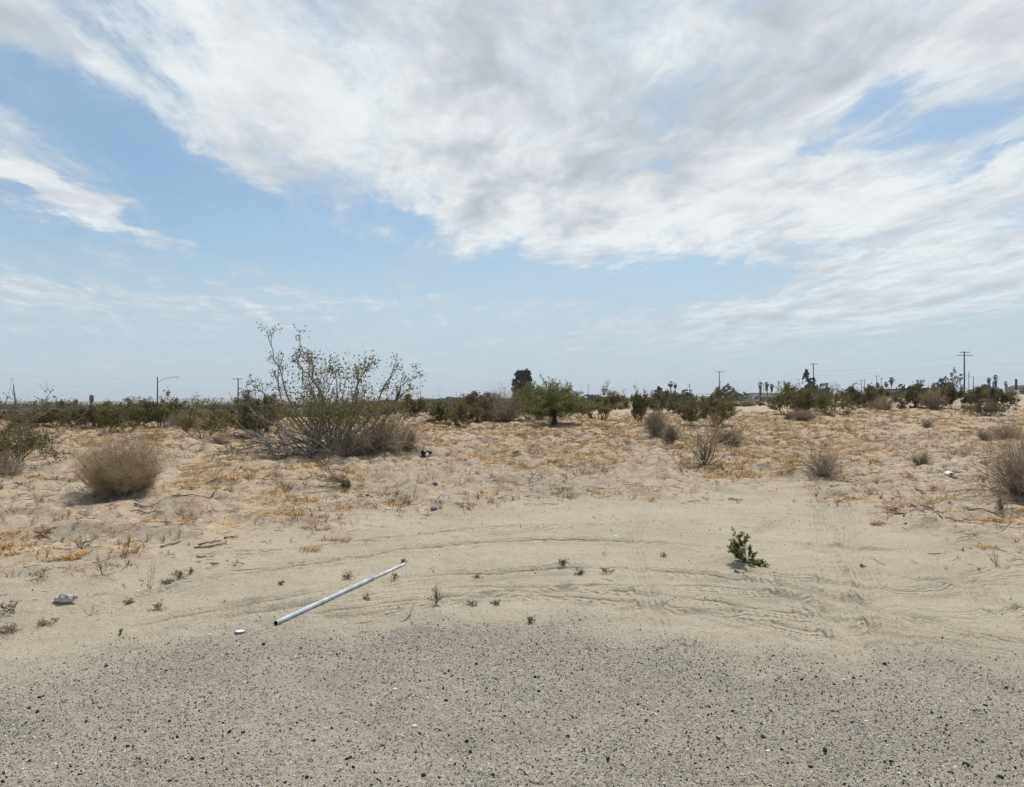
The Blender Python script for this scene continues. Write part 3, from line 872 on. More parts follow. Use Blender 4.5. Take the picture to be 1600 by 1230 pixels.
# dry grass tufts
straw_m = tone_mat('dry_grass_straw', [(0.0, (0.19, 0.13, 0.085)), (0.3, (0.33, 0.20, 0.09)), (0.6, (0.55, 0.335, 0.125)), (0.85, (0.58, 0.41, 0.21)), (1.0, (0.64, 0.53, 0.37))], 0.8, 20)
def tuft(seed, n=34, rad=0.5, flat=0.5):
    rng = np.random.default_rng(seed)
    a = rng.uniform(0, 6.28, n); b = np.stack([np.cos(a), np.sin(a), a * 0], 1) * rng.random((n, 1)) ** .7 * rad * 0.75
    d = unit(b + rng.normal(0, 0.3, (n, 3)) * (1, 1, 0) + (0, 0, flat * rng.uniform(0.3, 1.6)))
    d[:, 2] = np.abs(d[:, 2]) * rng.uniform(0.2, 1.4, n)
    L = rng.uniform(0.2, 0.55, n)[:, None]
    side = unit(np.cross(d, (0, 0, 1)) + 1e-6) * 0.016
    p1 = b + d * L * 0.55; p2 = b + d * L + (0, 0, -0.04)
    V = np.stack([b - side, b + side, p1 + side * .8, p1 - side * .8, p2], 1).reshape(-1, 3)
    i = np.arange(n)[:, None] * 5
    return V, [i + np.array([[0, 1, 2, 3]]), i + np.array([[3, 2, 4]])]
tufts = [proto('grass_tuft', *tuft(s), straw_m) for s in range(6)]

def patch_noise(x, y):
    return fbm(x / 1.6, y / 2.4, 91, 3) * 0.6 + fbm(x / 0.45, y / 0.6, 95, 2) * 0.4

x, y = in_view(120000, 6.5, 62.0, 1.2)
vm = veg_mask(x, y)
pn = patch_noise(x, y)
dn = sstep(0.47, 0.56, pn)
dn = np.maximum(dn, sstep(16, 26, y) * sstep(0.40, 0.52, pn))
u = bearing_px(x, y)
dn = dn * (1 - 0.55 * sstep(1180, 1400, u) * sstep(12, 20, y) * (fbm(x / 2, y / 3, 97, 2) > 0.45)) * (0.16 + 0.84 * sstep(10, 19, y))
keep = RNG.random(len(x)) < vm ** 2 * dn
x, y, pn = x[keep], y[keep], pn[keep]
n = len(x); print('tufts', n)
sz = RNG.uniform(0.14, 0.34, n) * (1 + 0.35 * sstep(20, 50, y))
tone = np.clip(RNG.normal(0.55, 0.22, n) + (pn - 0.55) * 0.8, 0, 1)
scatter('dry_grass', tufts, np.stack([x, y, ground_z(x, y) - 0.005], 1), np.stack([RNG.normal(0, .08, n), RNG.normal(0, .08, n), RNG.uniform(0, 6.28, n)], 1),
        np.stack([sz, sz, sz * RNG.uniform(0.3, 0.8, n)], 1), tone, 'low dried orange and straw coloured grass spread over the desert flat', 'dry grass')

# loose litter: fallen twigs and dead stems
twig_m = tone_mat('twig_litter', [(0.0, (0.07, 0.052, 0.042)), (0.4, (0.17, 0.125, 0.09)), (0.7, (0.34, 0.25, 0.17)), (1.0, (0.50, 0.42, 0.30))], 0.85, 30)
def twig(seed):
    rng = np.random.default_rng(seed)
    P, r = grow(np.array([[-0.5, 0, 0.02]]), np.array([[1.0, 0, 0]]), [1.0], [0.022], rng, 5, 0.22, 0, 0.5)
    P[..., 2] = np.abs(P[..., 2]) * 0.5
    Q, q = children(P, r, 2, 0.3, 0.8, 0.4, 0.5, rng, 3, 0.2, 0.1)
    return join([tubes(P, r, 4), tubes(Q, q, 3)])
twigs = [proto('fallen_twig', *twig(s), twig_m) for s in range(8)]
x, y = in_view(90000, 5.5, 48.0, 1.05)
keep = RNG.random(len(x)) < (veg_mask(x, y) * (0.28 + 0.65 * (fbm(x / 1.2, y / 1.2, 101, 2) > 0.5)) * (1 - 0.5 * sstep(20, 40, y))) + 0.003
x, y = x[keep], y[keep]; n = len(x); print('twigs', n)
sz = RNG.lognormal(math.log(0.085), 0.5, n) * (1 + 0.8 * sstep(12, 30, y))
scatter('twig_litter', twigs, np.stack([x, y, ground_z(x, y) + 0.002], 1), np.stack([RNG.normal(0, .15, n), RNG.normal(0, .15, n), RNG.normal(0, 0.9, n)], 1),
        np.stack([sz, sz, sz], 1), RNG.random(n), 'small dark fallen twigs and dead stems littering the sand', 'twig litter')

# little upright skeletons of dead annual plants
def skeleton(seed):
    rng = np.random.default_rng(seed)
    n_ = 7; a = rng.uniform(0, 6.28, n_); l = rng.uniform(.1, 1.2, n_)
    P, r_ = grow(np.zeros((n_, 3)), np.stack([np.cos(a) * np.sin(l), np.sin(a) * np.sin(l), np.cos(l)], 1), rng.uniform(.5, 1, n_), np.full(n_, .022), rng, 4, .25)
    Q, q_ = children(P, r_, 4, .3, 1, .5, .8, rng, 3, .3, .1)
    return join([tubes(P, r_, 3, False), tubes(Q, q_, 3, False)])
skel = [proto('dead_annual', *skeleton(s), twig_m) for s in range(6)]
x, y = in_view(52000, 7.0, 58.0, 1.2)
keep = RNG.random(len(x)) < veg_mask(x, y) * (0.05 + 0.5 * sstep(0.45, 0.62, fbm(x / 1.1, y / 1.6, 131, 3)))
x, y = x[keep], y[keep]; n = len(x); print('skeletons', n)
sz = RNG.lognormal(math.log(0.060), 0.4, n) * (1 + 0.9 * sstep(14, 40, y))
scatter('dead_annuals', skel, np.stack([x, y, ground_z(x, y) - 0.004], 1), np.stack([RNG.normal(0, .2, n), RNG.normal(0, .2, n), RNG.uniform(0, 6.28, n)], 1),
        np.stack([sz, sz, sz], 1), RNG.random(n) ** 1.2, 'tiny dead annual plants standing all over the litter of the flat', 'dead plants')

# ------------------------------------------------------------------ shrubs on the flat
G_CREO = 'olive green creosote bushes on the flat'
G_DRY = 'dry leafless bushes on the flat'
G_FARB = 'scrub bushes along the skyline'
def spot(px, py, w, h):
    p = at(px, py)
    if p.y > 150: p = atd(px, 150)
    k = p.y / F
    p.z = gz(p.x, p.y) - 0.03
    return p, w * k, h * k

LEAFY = [  # px, base row, width, height, leaf material, stems, lean, fill, sprigs, low, label, group
    (4, 737, 150, 92, M_CREO, 16, 0.8, 1.0, 10, 0.3, 'big olive creosote bush with grey stems cut off by the left edge of the photo', G_CREO),
    (60, 668, 60, 30, M_CREOD, 12, 1.0, 1.6, 3, 0.3, 'low dark bush just behind the big creosote at the left edge', G_FARB),
    (98, 668, 86, 40, M_PALE, 14, 1.0, 1.8, 4, 0.3, 'wide rounded grey green bush left of the headless palm trunk', G_FARB),
    (132, 668, 50, 30, M_CREOD, 12, 1.0, 1.4, 3, 0.3, 'dull brown green bush below the headless palm trunk', G_FARB),
    (166, 678, 58, 42, M_CREO, 12, 0.9, 1.5, 3, 0.3, 'dark olive bush standing forward of the row, above the round tumbleweed', G_CREO),
    (205, 668, 60, 40, M_CREOD, 12, 1.0, 1.6, 3, 0.3, 'dark green bush left of the street lamp pole', G_FARB),
    (248, 668, 84, 46, M_CREOD, 14, 0.9, 1.6, 10, 0.3, 'broad dark green bush with upright sprigs at the street lamp pole foot', G_FARB),
    (320, 684, 78, 62, M_CREO, 10, 0.75, 1.1, 10, 0.15, 'creosote bush with bare forked grey stems showing below its crown', G_CREO),
    (352, 678, 46, 42, M_CREO, 9, 0.8, 1.2, 4, 0.2, 'smaller reddish olive bush right of the forked stem creosote', G_CREO),
    (402, 683, 78, 66, M_PALE, 26, 0.8, 3.0, 3, 0.1, 'dense dark grey green bush with a rounded top below the transformer pole', G_CREO),
    (652, 650, 48, 30, M_CREOD, 12, 1.0, 1.4, 5, 0.3, 'small dark bush in front of the pale sheds right of the giant creosote', G_FARB),
    (690, 664, 56, 34, M_CREO, 12, 1.0, 1.4, 3, 0.3, 'olive brown bush in front of the gabled house', G_CREO),
    (724, 668, 66, 38, M_CREO, 12, 1.0, 1.4, 3, 0.3, 'wide olive brown bush right of the one before the gabled house', G_CREO),
    (826, 658, 60, 52, M_CREO, 12, 0.9, 1.3, 6, 0.3, 'brownish green bush at the foot of the tall dark poplar', G_CREO),
    (940, 657, 66, 48, M_CREO, 12, 0.9, 1.4, 6, 0.2, 'loose olive creosote right of the bright green palo verde', G_CREO),
    (1000, 660, 40, 44, M_CREO, 11, 0.8, 1.4, 4, 0.2, 'small round creosote left of the tan brush clump', G_CREO),
    (1035, 648, 66, 34, M_PALE, 14, 0.9, 1.8, 4, 0.3, 'grey olive bush in front of the dark green hedge of trees', G_FARB),
    (1062, 645, 50, 28, M_PALE, 12, 1.0, 1.6, 4, 0.3, 'pale olive bush beside the grey olive one before the hedge of trees', G_FARB),
    (1117, 668, 66, 54, M_CREO, 12, 0.75, 2.0, 5, 0.15, 'upright bright olive creosote behind the sparse dead plant', G_CREO),
    (1076, 666, 34, 32, M_CREO, 8, 0.8, 1.2, 3, 0.15, 'little creosote left of the upright bright olive one', G_CREO),
    (1238, 650, 96, 46, M_CREO, 18, 1.0, 2.0, 5, 0.35, 'large spreading creosote with a dead grey bush at its right foot', G_CREO),
    (1290, 643, 54, 32, M_CREO, 12, 1.0, 1.5, 4, 0.3, 'olive bush at the right end of the large spreading creosote', G_CREO),
    (1350, 638, 64, 32, M_CREOD, 14, 1.0, 1.5, 10, 0.3, 'brown olive bush with thin sprigs left of the small skyline palm', G_FARB),
    (1372, 640, 40, 34, M_CREO, 12, 1.0, 1.8, 3, 0.3, 'dark olive bush below the small skyline palm', G_CREO),
    (1436, 636, 54, 34, M_CREOD, 14, 1.0, 2.2, 3, 0.3, 'thick dark green bush in front of the white roofed house', G_CREO),
    (1488, 640, 40, 34, M_CREOD, 11, 0.9, 1.5, 4, 0.2, 'dark bush with a bare fork at its base left of the double armed pole', G_CREO),
    (1528, 632, 50, 24, M_CREO, 14, 1.1, 1.8, 3, 0.35, 'low olive bush right of the double armed pole', G_CREO),
    (1562, 632, 52, 22, M_CREO, 14, 1.1, 1.8, 3, 0.35, 'low olive bush around the black draped post', G_CREO),
    (1545, 649, 66, 22, M_PALE, 14, 1.1, 0.7, 5, 0.4, 'low open bush with spreading stems in front of the black draped post', G_CREO),
]
for i, (px, py, w, h, lm, st, ln, fill, spr, low, lab, grp) in enumerate(LEAFY):
    p, wm, hm = spot(px, py, w, h)
    dist_px = p.y / F
    leaf = min(0.18, max(0.045, dist_px * 2.3))
    cnt = 5 if p.y < 60 else 4
    leafy_shrub('creosote_bush' if lm is M_CREO else 'desert_shrub', p, wm, hm, lab, 'bush', grp, 200 + i, lm, stems=st, lean=ln, leaf=leaf, nleaf=cnt, fill=fill, sprigs=spr, low=low)

DRYB = [  # px, base row, w, h, mat, n, lean, label
    (296, 668, 60, 30, M_DRYB, 60, 1.2, 'reddish brown dry brush left of the forked stem creosote'),
    (345, 694, 44, 16, M_DRYB, 40, 1.3, 'low pinkish dead tuft in front of the forked stem creosote'),
    (600, 706, 92, 62, M_DRYB, 110, 1.25, 'big tangle of dead brown brush at the right foot of the giant creosote'),
    (640, 700, 44, 36, M_DRY, 60, 1.0, 'thin tan dry bush at the end of the dead brush tangle'),
    (555, 708, 70, 44, M_DRYB, 70, 1.3, 'dead grey brown brush under the middle of the giant creosote'),
    (786, 660, 78, 54, M_DRYB, 100, 0.9, 'large grey brown brush left of the palo verde'),
    (762, 662, 44, 40, M_DRYB, 60, 0.9, 'dull brown bush on the left flank of the large grey brown brush'),
    (845, 657, 34, 26, M_DRY, 40, 1.0, 'pale dry brush behind the left side of the palo verde'),
    (1024, 682, 44, 42, M_DRYB, 110, 0.75, 'upright fan shaped tan brown brush on a sandy mound'),
    (1049, 689, 30, 26, M_DRYB, 60, 1.0, 'small tan brush leaning on the right of the fan shaped one'),
    (1140, 692, 50, 28, M_DRYB, 80, 1.2, 'low dead brush behind the right of the sparse dead plant'),
    (1168, 635, 36, 14, M_DRYB, 60, 1.3, 'low brown mound of brush in front of the long dark roof'),
    (970, 640, 34, 18, M_DRYB, 50, 1.2, 'small far brown brush at the end of the open sand lane'),
    (1258, 657, 46, 20, M_DRYB, 70, 1.3, 'grey dead bush on a sand mound below the large spreading creosote'),
    (1232, 656, 16, 10, M_DRY, 40, 1.3, 'tiny pale dry tuft left of the grey dead bush on the mound'),
    (1287, 742, 92, 44, M_DRYB, 70, 1.2, 'dead dark stemmed bush lying low on the open sand at right'),
    (1382, 642, 34, 24, M_DRY, 70, 1.0, 'tan brush clump right of the dark olive bush'),
    (1458, 640, 46, 32, M_DRY, 100, 1.0, 'big sandy tan brush clump before the white roofed house'),
    (1440, 726, 30, 26, M_DRYB, 45, 0.9, 'small upright dead bush left of the torn white plastic'),
    (1450, 668, 18, 12, M_DRYB, 25, 1.0, 'tiny dead tuft standing on the far sand at right'),
    (1600, 774, 116, 96, M_DRYB, 190, 1.1, 'large twiggy brown bush cut off by the right edge of the photo'),
    (1564, 797, 24, 34, M_DRYB, 14, 0.9, 'thin bare twigs on the left of the large brown edge bush'),
    (1574, 688, 60, 28, M_DRYB, 60, 1.3, 'grey brown dead bush above the large brown edge bush'),
    (1540, 690, 34, 18, M_DRYB, 30, 1.3, 'low dead stems left of the grey brown dead bush at right'),
    (12, 745, 60, 44, M_DRYB, 50, 1.2, 'bare dead branches under the big creosote at the left edge'),
    (60, 700, 40, 18, M_DRYB, 40, 1.3, 'low grey dead tuft right of the big left edge creosote'),
    (12, 985, 44, 26, M_DRYB, 22, 1.3, 'dry grey plant lying at the left edge near the gravel'),
    (235, 690, 40, 14, M_DRYB, 40, 1.4, 'flat grey dead patch of stems behind the tumbleweed'),
    (428, 660, 30, 22, M_DRYB, 50, 1.0, 'brown dry brush between the dense dark bush and the giant creosote'),
]
for i, (px, py, w, h, mt, n_, ln, lab) in enumerate(DRYB):
    p, wm, hm = spot(px, py, w, h)
    th = min(0.02, max(0.0035, p.y * 0.00038))
    dry_bush('dry_bush', p, wm, hm, lab, 'bush', G_DRY, 400 + i, mt, n=n_, lean=ln, thick=th, m1=5, m2=4)

# tumbleweed on its sand mound
p, wm, hm = spot(190, 774, 110, 90)
dry_bush('tumbleweed', p, wm, hm, 'large round pale tan tumbleweed resting on a sand mound at left', 'tumbleweed', None, 501, M_TUMB, n=150, lean=1.5, thick=0.0050, ball=True, m1=9, m2=8, up=0.0)

# sparse dead plant with a few leaves in the middle distance
p, wm, hm = spot(1100, 731, 84, 86)
rng = np.random.default_rng(77)
t = empty('dead_plant', p, 'sparse bare dead plant with curving tan stems on open sand', 'plant')
n_ = 20
a = rng.uniform(0, 6.28, n_); l = rng.uniform(0.2, 0.95, n_)
d = np.stack([np.cos(a) * np.sin(l), np.sin(a) * np.sin(l), np.cos(l)], 1)
P0, r0 = grow(np.zeros((n_, 3)), d, rng.uniform(.6, 1, n_), np.ones(n_), rng, 7, 0.24, 0.03)
P1, r1 = children(P0, r0, 5, 0.25, 1, 0.45, 0.7, rng, 4, 0.2, 0.2, 0.6)
P2, r2 = children(P1, r1, 2, 0.4, 1, 0.5, 0.5, rng, 3, 0.2, 0.1, 0.6)
P0, P1, P2 = fit([P0, P1, P2], wm, hm)
v, f = tubes(P0, r0 * 0.017, 4); mesh_np('stems', v, f, M_STEM, parent=t)
v, f = join([tubes(P1, r1 * 0.015, 3, False), tubes(P2, r2 * 0.014, 3, False)]); mesh_np('twigs', v, f, M_DRY, parent=t)['kind'] = 'stuff'
v, f = leaves(sample(P2, 3, rng, 0.3, 1, 0.02), 0.035, rng); mesh_np('leaves', v, f, M_DRY, parent=t)

# ------------------------------------------------------------------ the giant creosote
def px_to_local(base, px, py, depth=0.0):
    """vector from base to the point seen at a pixel, at the base's depth plus depth"""
    d = px_dir(px, py); y = base.y + depth
    return np.array([d.x / d.y * y - base.x, depth, EYE + d.z / d.y * y - base.z])
p, _, _ = spot(515, 702, 10, 10)
rng = np.random.default_rng(9)
t = empty('creosote_bush', p, 'giant straggly creosote bush with tall bare branches against the sky', 'bush', G_CREO)
# main limbs: each follows the branch one can see in the photograph
limbs = [[(505, 700), (470, 655), (440, 625), (432, 590), (415, 560), (405, 535), (399, 512)],
         [(505, 700), (468, 660), (438, 628), (436, 600), (437, 575), (443, 552)],
         [(500, 698), (455, 650), (425, 625), (400, 612), (385, 605), (378, 600)],
         [(515, 700), (500, 660), (490, 620), (475, 590), (470, 565), (474, 538)],
         [(515, 700), (505, 650), (500, 615), (492, 590), (485, 570), (480, 555)],
         [(520, 700), (515, 650), (508, 610), (500, 585), (505, 562), (510, 562)],
         [(525, 700), (528, 650), (530, 620), (532, 590), (530, 575)],
         [(528, 700), (540, 660), (545, 620), (548, 590), (546, 577)],
         [(530, 700), (555, 660), (562, 620), (568, 600), (580, 575), (591, 570)],
         [(535, 700), (575, 665), (592, 630), (605, 605), (615, 588), (622, 572)],
         [(535, 700), (580, 670), (605, 635), (625, 610), (640, 595), (652, 587)],
         [(540, 700), (590, 672), (615, 640), (632, 615), (645, 605)],
         [(520, 700), (480, 680), (440, 672), (410, 660), (395, 650)],
         [(510, 702), (470, 690), (430, 690), (400, 698), (385, 702)],
         [(505, 702), (455, 680), (425, 662), (398, 640), (392, 632)],
         [(520, 700), (490, 665), (455, 640), (430, 640), (412, 655)]]
P0 = []
for k, L_ in enumerate(limbs):
    pts = [px_to_local(p, q[0], q[1], 0) for q in L_]
    pts = np.array(pts); tt = np.linspace(0, 1, len(pts)); ss = np.linspace(0, 1, 10)
    q = np.stack([np.interp(ss, tt, pts[:, j]) for j in range(3)], 1)
    q[:, 1] += ss * rng.uniform(-1.4, 1.4) + np.cumsum(rng.normal(0, 0.03, 10))
    q[1:-1, 0] += rng.normal(0, 0.03, 8); q[1:-1, 2] += rng.normal(0, 0.03, 8)
    q[0, 2] = -0.05
    P0.append(q)
P0 = np.array(P0); r0 = np.linspace(0.030, 0.007, 10)[None].repeat(len(P0), 0)
LOWB = 14
# filler stems fanning out at the heart of the bush
nf = 80
a = rng.uniform(0, 6.28, nf); l = rng.uniform(0.1, 1.25, nf)
d = np.stack([np.cos(a) * np.sin(l), np.sin(a) * np.sin(l), np.cos(l)], 1)
s = np.stack([rng.normal(0.25, 0.65, nf), rng.normal(0, 0.4, nf), np.zeros(nf) - 0.03], 1)
PF, rf_ = grow(s, d, rng.uniform(0.9, 2.1, nf), np.full(nf, 0.018), rng, 7, 0.15, 0.04)
upper = P0[:, 4:, :]
P1, r1 = children(upper, r0[:, 4:], 7, 0.05, 0.95, 0.26, 0.5, rng, 4, 0.22, 0.3, 0.6)
PF1, rf1 = children(PF, rf_, 5, 0.3, 1.0, 0.4, 0.5, rng, 4, 0.2, 0.15, 0.55)
P2, r2 = children(P1, r1, 3, 0.3, 1.0, 0.45, 0.5, rng, 3, 0.2, 0.1, 0.7)
v, f = tubes(P0, r0, 5); mesh_np('branches', v, f, M_STEM, parent=t)
v, f = join([tubes(PF, rf_, 4, False), tubes(PF1, rf1, 3, False)]); mesh_np('stems', v, f, M_STEM, parent=t)
v, f = join([tubes(P1, np.maximum(r1, .005), 3, False), tubes(P2, np.maximum(r2, .004), 3, False)]); mesh_np('twigs', v, f, M_STEM, parent=t)
nb = 46
a = rng.normal(math.pi, 0.7, nb); s = np.stack([rng.uniform(-1.6, 0.6, nb), rng.normal(-.2, .35, nb), np.zeros(nb)], 1)
PD, rd = grow(s, np.stack([np.cos(a), np.sin(a) * .6, rng.uniform(.05, .75, nb)], 1), rng.uniform(.6, 1.5, nb), np.full(nb, .02), rng, 6, .22, -.02)
PD1, rd1 = children(PD, rd, 4, .2, 1, .45, .7, rng, 4, .25, .05)
PD[..., 2] = np.maximum(PD[..., 2], 0); PD1[..., 2] = np.maximum(PD1[..., 2], 0)
v, f = join([tubes(PD, rd, 4, False), tubes(PD1, np.maximum(rd1, .006), 3, False)]); mesh_np('dead_branches', v, f, M_DEADW, parent=t)
# leaf bunches at the twig ends, thick only in the middle of the bush
Ce = sample(P2, 1, rng, 0.6, 1.0, 0.02); Ce = Ce[rng.random(len(Ce)) < 0.75]
Ce = np.repeat(Ce, 9, 0) + rng.normal(0, 0.055, (len(Ce) * 9, 3))
v, f = leaves(Ce, 0.055, rng, 0.5); mesh_np('sprig_leaves', v, f, M_PALE, parent=t)
Cf = sample(PF1, 27, rng, 0.2, 1.0, 0.11)
Cf = Cf[(Cf[:, 2] > 0.65 + 0.3 * rng.random(len(Cf))) & (Cf[:, 2] < 2.5)]
# twigs fill the middle between the limbs with small bunches
Cm = sample(P1, 15, rng, 0.1, 1.0, 0.12); Cm = Cm[(Cm[:, 0] > -0.9) & (rng.random(len(Cm)) < np.clip(1.6 - 0.45 * Cm[:, 2], 0.1, 1))]
v, f = leaves(np.concatenate([Cf, Cm]), 0.065, rng, 0.5, 0.4); mesh_np('foliage', v, f, M_CREO, parent=t)

# sprigs above the left edge creosote
p, wm, hm = spot(30, 720, 110, 108)
leafy_shrub('desert_shrub', p, wm, hm, 'airy bush of thin leaning sprigs rising behind the big left edge creosote', 'bush', None, 333, M_PALE, stems=9, lean=0.55, leaf=0.05, nleaf=1, sprigs=20, low=0.1, twigfrac=0.6)

# ------------------------------------------------------------------ palo verde
p, wm, hm = spot(866, 664, 100, 66)
rng = np.random.default_rng(15)
t = empty('palo_verde_tree', p, 'bright green palo verde tree with a short dark trunk', 'tree')
v, f = tubes(np.array([[(0, 0, -0.15), (0.02, 0, 0.25), (0.0, 0.02, 0.55), (0.05, 0, 0.95)]]), np.array([[0.17, 0.13, 0.12, 0.09]]), 8)
mesh_np('trunk', v, f, M_BARK, parent=t)
n_ = 30
a = rng.uniform(0, 6.28, n_); l = rng.uniform(0.1, 1.45, n_)
d = np.stack([np.cos(a) * np.sin(l), np.sin(a) * np.sin(l), np.cos(l)], 1)
P0, r0 = grow(np.zeros((n_, 3)) + (0, 0, .3), d, rng.uniform(.55, 0.85, n_), np.full(n_, 0.04), rng, 6, 0.14, 0.05)
P1, r1 = children(P0, r0, 7, 0.25, 1.0, 0.45, 0.5, rng, 4, 0.16, 0.18)
P2, r2 = children(P1, r1, 5, 0.2, 1.0, 0.55, 0.45, rng, 3, 0.15, 0.25)
k = rng.choice(len(P1), 60, replace=False); k = k[P1[k, -1, 2] > np.median(P1[:, -1, 2])]
Ps, rs = children(P1[k], r1[k], 2, 0.7, 1.0, 0.9, 0.3, rng, 4, 0.12, 0.6)
P0, P1, P2, Ps = fit([P0, P1, P2, Ps], wm * 0.92, hm * 0.95)
v, f = join([tubes(P0, r0, 4, False), tubes(P1[::2], r1[::2] * .7, 3, False)]); mesh_np('limbs', v, f, M_BARK, parent=t)
v, f = join([tubes(P2, np.full(r2.shape, .011), 3, False), tubes(Ps, np.full(rs.shape, .011), 3, False)]); mesh_np('green_twigs', v, f, M_PALO, parent=t)
C = np.concatenate([sample(P2, 16, rng, 0.0, 1, 0.08), sample(P1, 14, rng, 0.3, 1, 0.1), sample(Ps, 12, rng, 0, 1, 0.04)])
v, f = leaves(C, 0.10, rng, 0.45, 0.8); mesh_np('foliage', v, f, M_PALO, parent=t)

p, wm, hm = spot(745, 661, 66, 52)
crown_tree('mesquite_tree', p, hm, [(-wm * .25, 0, hm * .6, wm * .26, hm * .26), (wm * .2, .2, hm * .62, wm * .28, hm * .28), (0, -.3, hm * .75, wm * .25, hm * .2), (0, .5, hm * .5, wm * .35, hm * .22)],
           'low grey green mesquite with a dark trunk left of the large grey brown brush', None, 61, M_PALE, leaf=0.13, nl=600, trunk_r=0.09, ragged=0.16)

# ------------------------------------------------------------------ far trees
def far(px, top, height, extra=0.0):
    """place a thing of known height so that its top stands at that row: gives the distance"""
    dd = np.arange(95.0, 900.0, 1.0)
    row = HZ - (H((px - 800) / F * dd, dd) + height - EYE) / dd * F
    ok = np.nonzero(row >= top)[0]
    d = float(dd[ok[0]]) if len(ok) else float(dd[np.argmax(row)])
    return atd(px, d)
G_FT = 'trees along the skyline'
def ftree(px, top, height, wpx, lobes, label, mat, seed, name='tree', leaf=None, nl=420, ragged=0.13, tr=0.22, group=G_FT):
    """lobes in fractions: dx of half width, z of height, rx of half width, rz of height"""
    p = far(px, top, height); hw = wpx * p.y / F / 2
    lb = [(a_ * hw, random.uniform(-.3, .3) * hw, b_ * height, c_ * hw, d_ * height) for (a_, b_, c_, d_) in lobes]
    return crown_tree(name, p, height, lb, label, group, seed, mat, leaf=leaf or max(0.22, p.y / F * 2.0), nl=nl, trunk_r=tr, ragged=ragged)
ROUND = [(-.5, .45, .5, .3), (.5, .45, .5, .3), (0, .68, .6, .27), (0, .35, .8, .25)]
TALL = [(0, .2, .6, .16), (-.25, .38, .65, .2), (.3, .42, .6, .2), (-.3, .62, .62, .2), (.3, .65, .55, .2), (-.25, .84, .5, .14), (.35, .85, .45, .14)]
IRREG = [(-.45, .28, .5, .16), (.4, .35, .55, .2), (-.1, .5, .5, .18), (.25, .62, .4, .12), (-.35, .72, .36, .10), (-.2, .85, .25, .07), (-.25, .95, .14, .05)]
ftree(817, 577, 11, 34, TALL, 'tall dark poplar tree with a split top rising above the brush', M_FARD, 71, 'poplar_tree', nl=1700, ragged=0.12)
ftree(803, 590, 9, 9, [(0, .55, 1, .2), (0, .8, .8, .16), (0.2, .3, .8, .16)], 'thin dark tree hugging the left side of the poplar', M_FARD, 72, nl=160)
ftree(706, 620, 4.6, 32, ROUND, 'round bright green tree right of the gabled house', M_FARG, 73)
ftree(722, 622, 4.4, 20, ROUND, 'green round tree joined to the bright green one on its right', M_FARG, 74, nl=260)
ftree(738, 624, 4.2, 24, ROUND, 'dark low tree right of the two green round ones', M_FARD, 75, nl=260)
ftree(765, 612, 5.5, 30, ROUND, 'grey olive tree whose top shows over the large grey brown brush', M_FARP, 76, nl=300, ragged=.2)
ftree(925, 614, 5.5, 34, ROUND, 'dull dark round tree behind the loose olive creosote', M_FARD, 77)
ftree(1034, 604, 6.2, 34, IRREG, 'dark green tree with a spiky crown at the left end of the hedge', M_FARG, 78, nl=500)
ftree(1050, 612, 5.2, 44, ROUND, 'dense dark green tree in the middle of the hedge of trees', M_FARD, 79, nl=500)
ftree(1074, 608, 5.6, 20, [(0, .3, 1, .25), (0, .55, 1, .25), (0, .75, .9, .22)], 'dark square topped tree at the right end of the hedge', M_FARD, 80)
ftree(1133, 598, 7.5, 44, [(-.6, .45, .4, .25), (-.2, .6, .42, .3), (.25, .62, .42, .3), (.65, .42, .4, .22), (0, .35, .8, .25)], 'wide grey green tree behind the T topped power pole', M_FARP, 81, nl=560, ragged=.11)
ftree(1158, 610, 5.6, 24, ROUND, 'smaller reddish grey tree on the right of the wide grey green one', M_FARP, 82, nl=260)
ftree(1211, 612, 5.0, 12, ROUND, 'little dark tree at the right end of the long dark roof', M_FARD, 83, nl=200)
ftree(1230, 600, 6.0, 16, IRREG, 'small dark tree peeking over the large spreading creosote', M_FARD, 84, nl=260)
ftree(1243, 606, 5.2, 30, ROUND, 'pale green round tree behind the large spreading creosote', M_PALE, 85, nl=360)
ftree(1265, 577, 10, 30, IRREG, 'tall ragged dark tree in front of a power pole', M_FARD, 86, nl=620, ragged=.11)
ftree(1288, 597, 7, 24, ROUND, 'bright green tree right of the tall ragged dark tree', M_FARG, 87)
ftree(1473, 588, 8, 36, [(-.5, .4, .55, .3), (.45, .42, .55, .3), (0, .62, .6, .3), (0, .3, .9, .22)], 'big dark rounded tree left of the sparse tall tree', M_FARD, 88, nl=640)
ftree(1490, 572, 10, 26, [(-.7, .62, .2, .06), (-.3, .55, .25, .08), (.1, .85, .22, .09), (.25, .62, .3, .09), (-.1, .72, .2, .06), (.7, .58, .2, .05), (.9, .72, .12, .05), (.4, .42, .4, .12), (-.5, .38, .35, .12)],
      'sparse tall tree with open branches left of the double armed pole', M_FARP, 89, nl=60, ragged=.3)
ftree(1543, 592, 7.5, 22, [(-.3, .4, .7, .3), (.3, .5, .6, .3), (0, .3, .9, .25)], 'olive green tree left of the bent palm', M_FARG, 90)
ftree(1428, 596, 6.5, 26, [(-.5, .5, .45, .2), (.4, .6, .5, .25), (0, .35, .8, .2)], 'dark grey green tree rising over the white roof', M_FARD, 91, nl=360)
ftree(1408, 597, 6.3, 18, ROUND, 'small grey green tree between the two palms and the white roof', M_FARP, 92, nl=240)
ftree(1330, 606, 5, 30, IRREG, 'low thin green tree beside the small street lamp pole', M_FARP, 93, nl=220, ragged=.25)
ftree(95, 634, 4, 50, ROUND, 'wide low tree behind the bushes left of the headless palm', M_FARG, 94, nl=380)
ftree(212, 630, 4.2, 22, [(-.3, .4, .7, .3), (0, .7, .5, .26), (.3, .45, .6, .25)], 'dark pointed tree left of the street lamp', M_FARD, 95, nl=320)
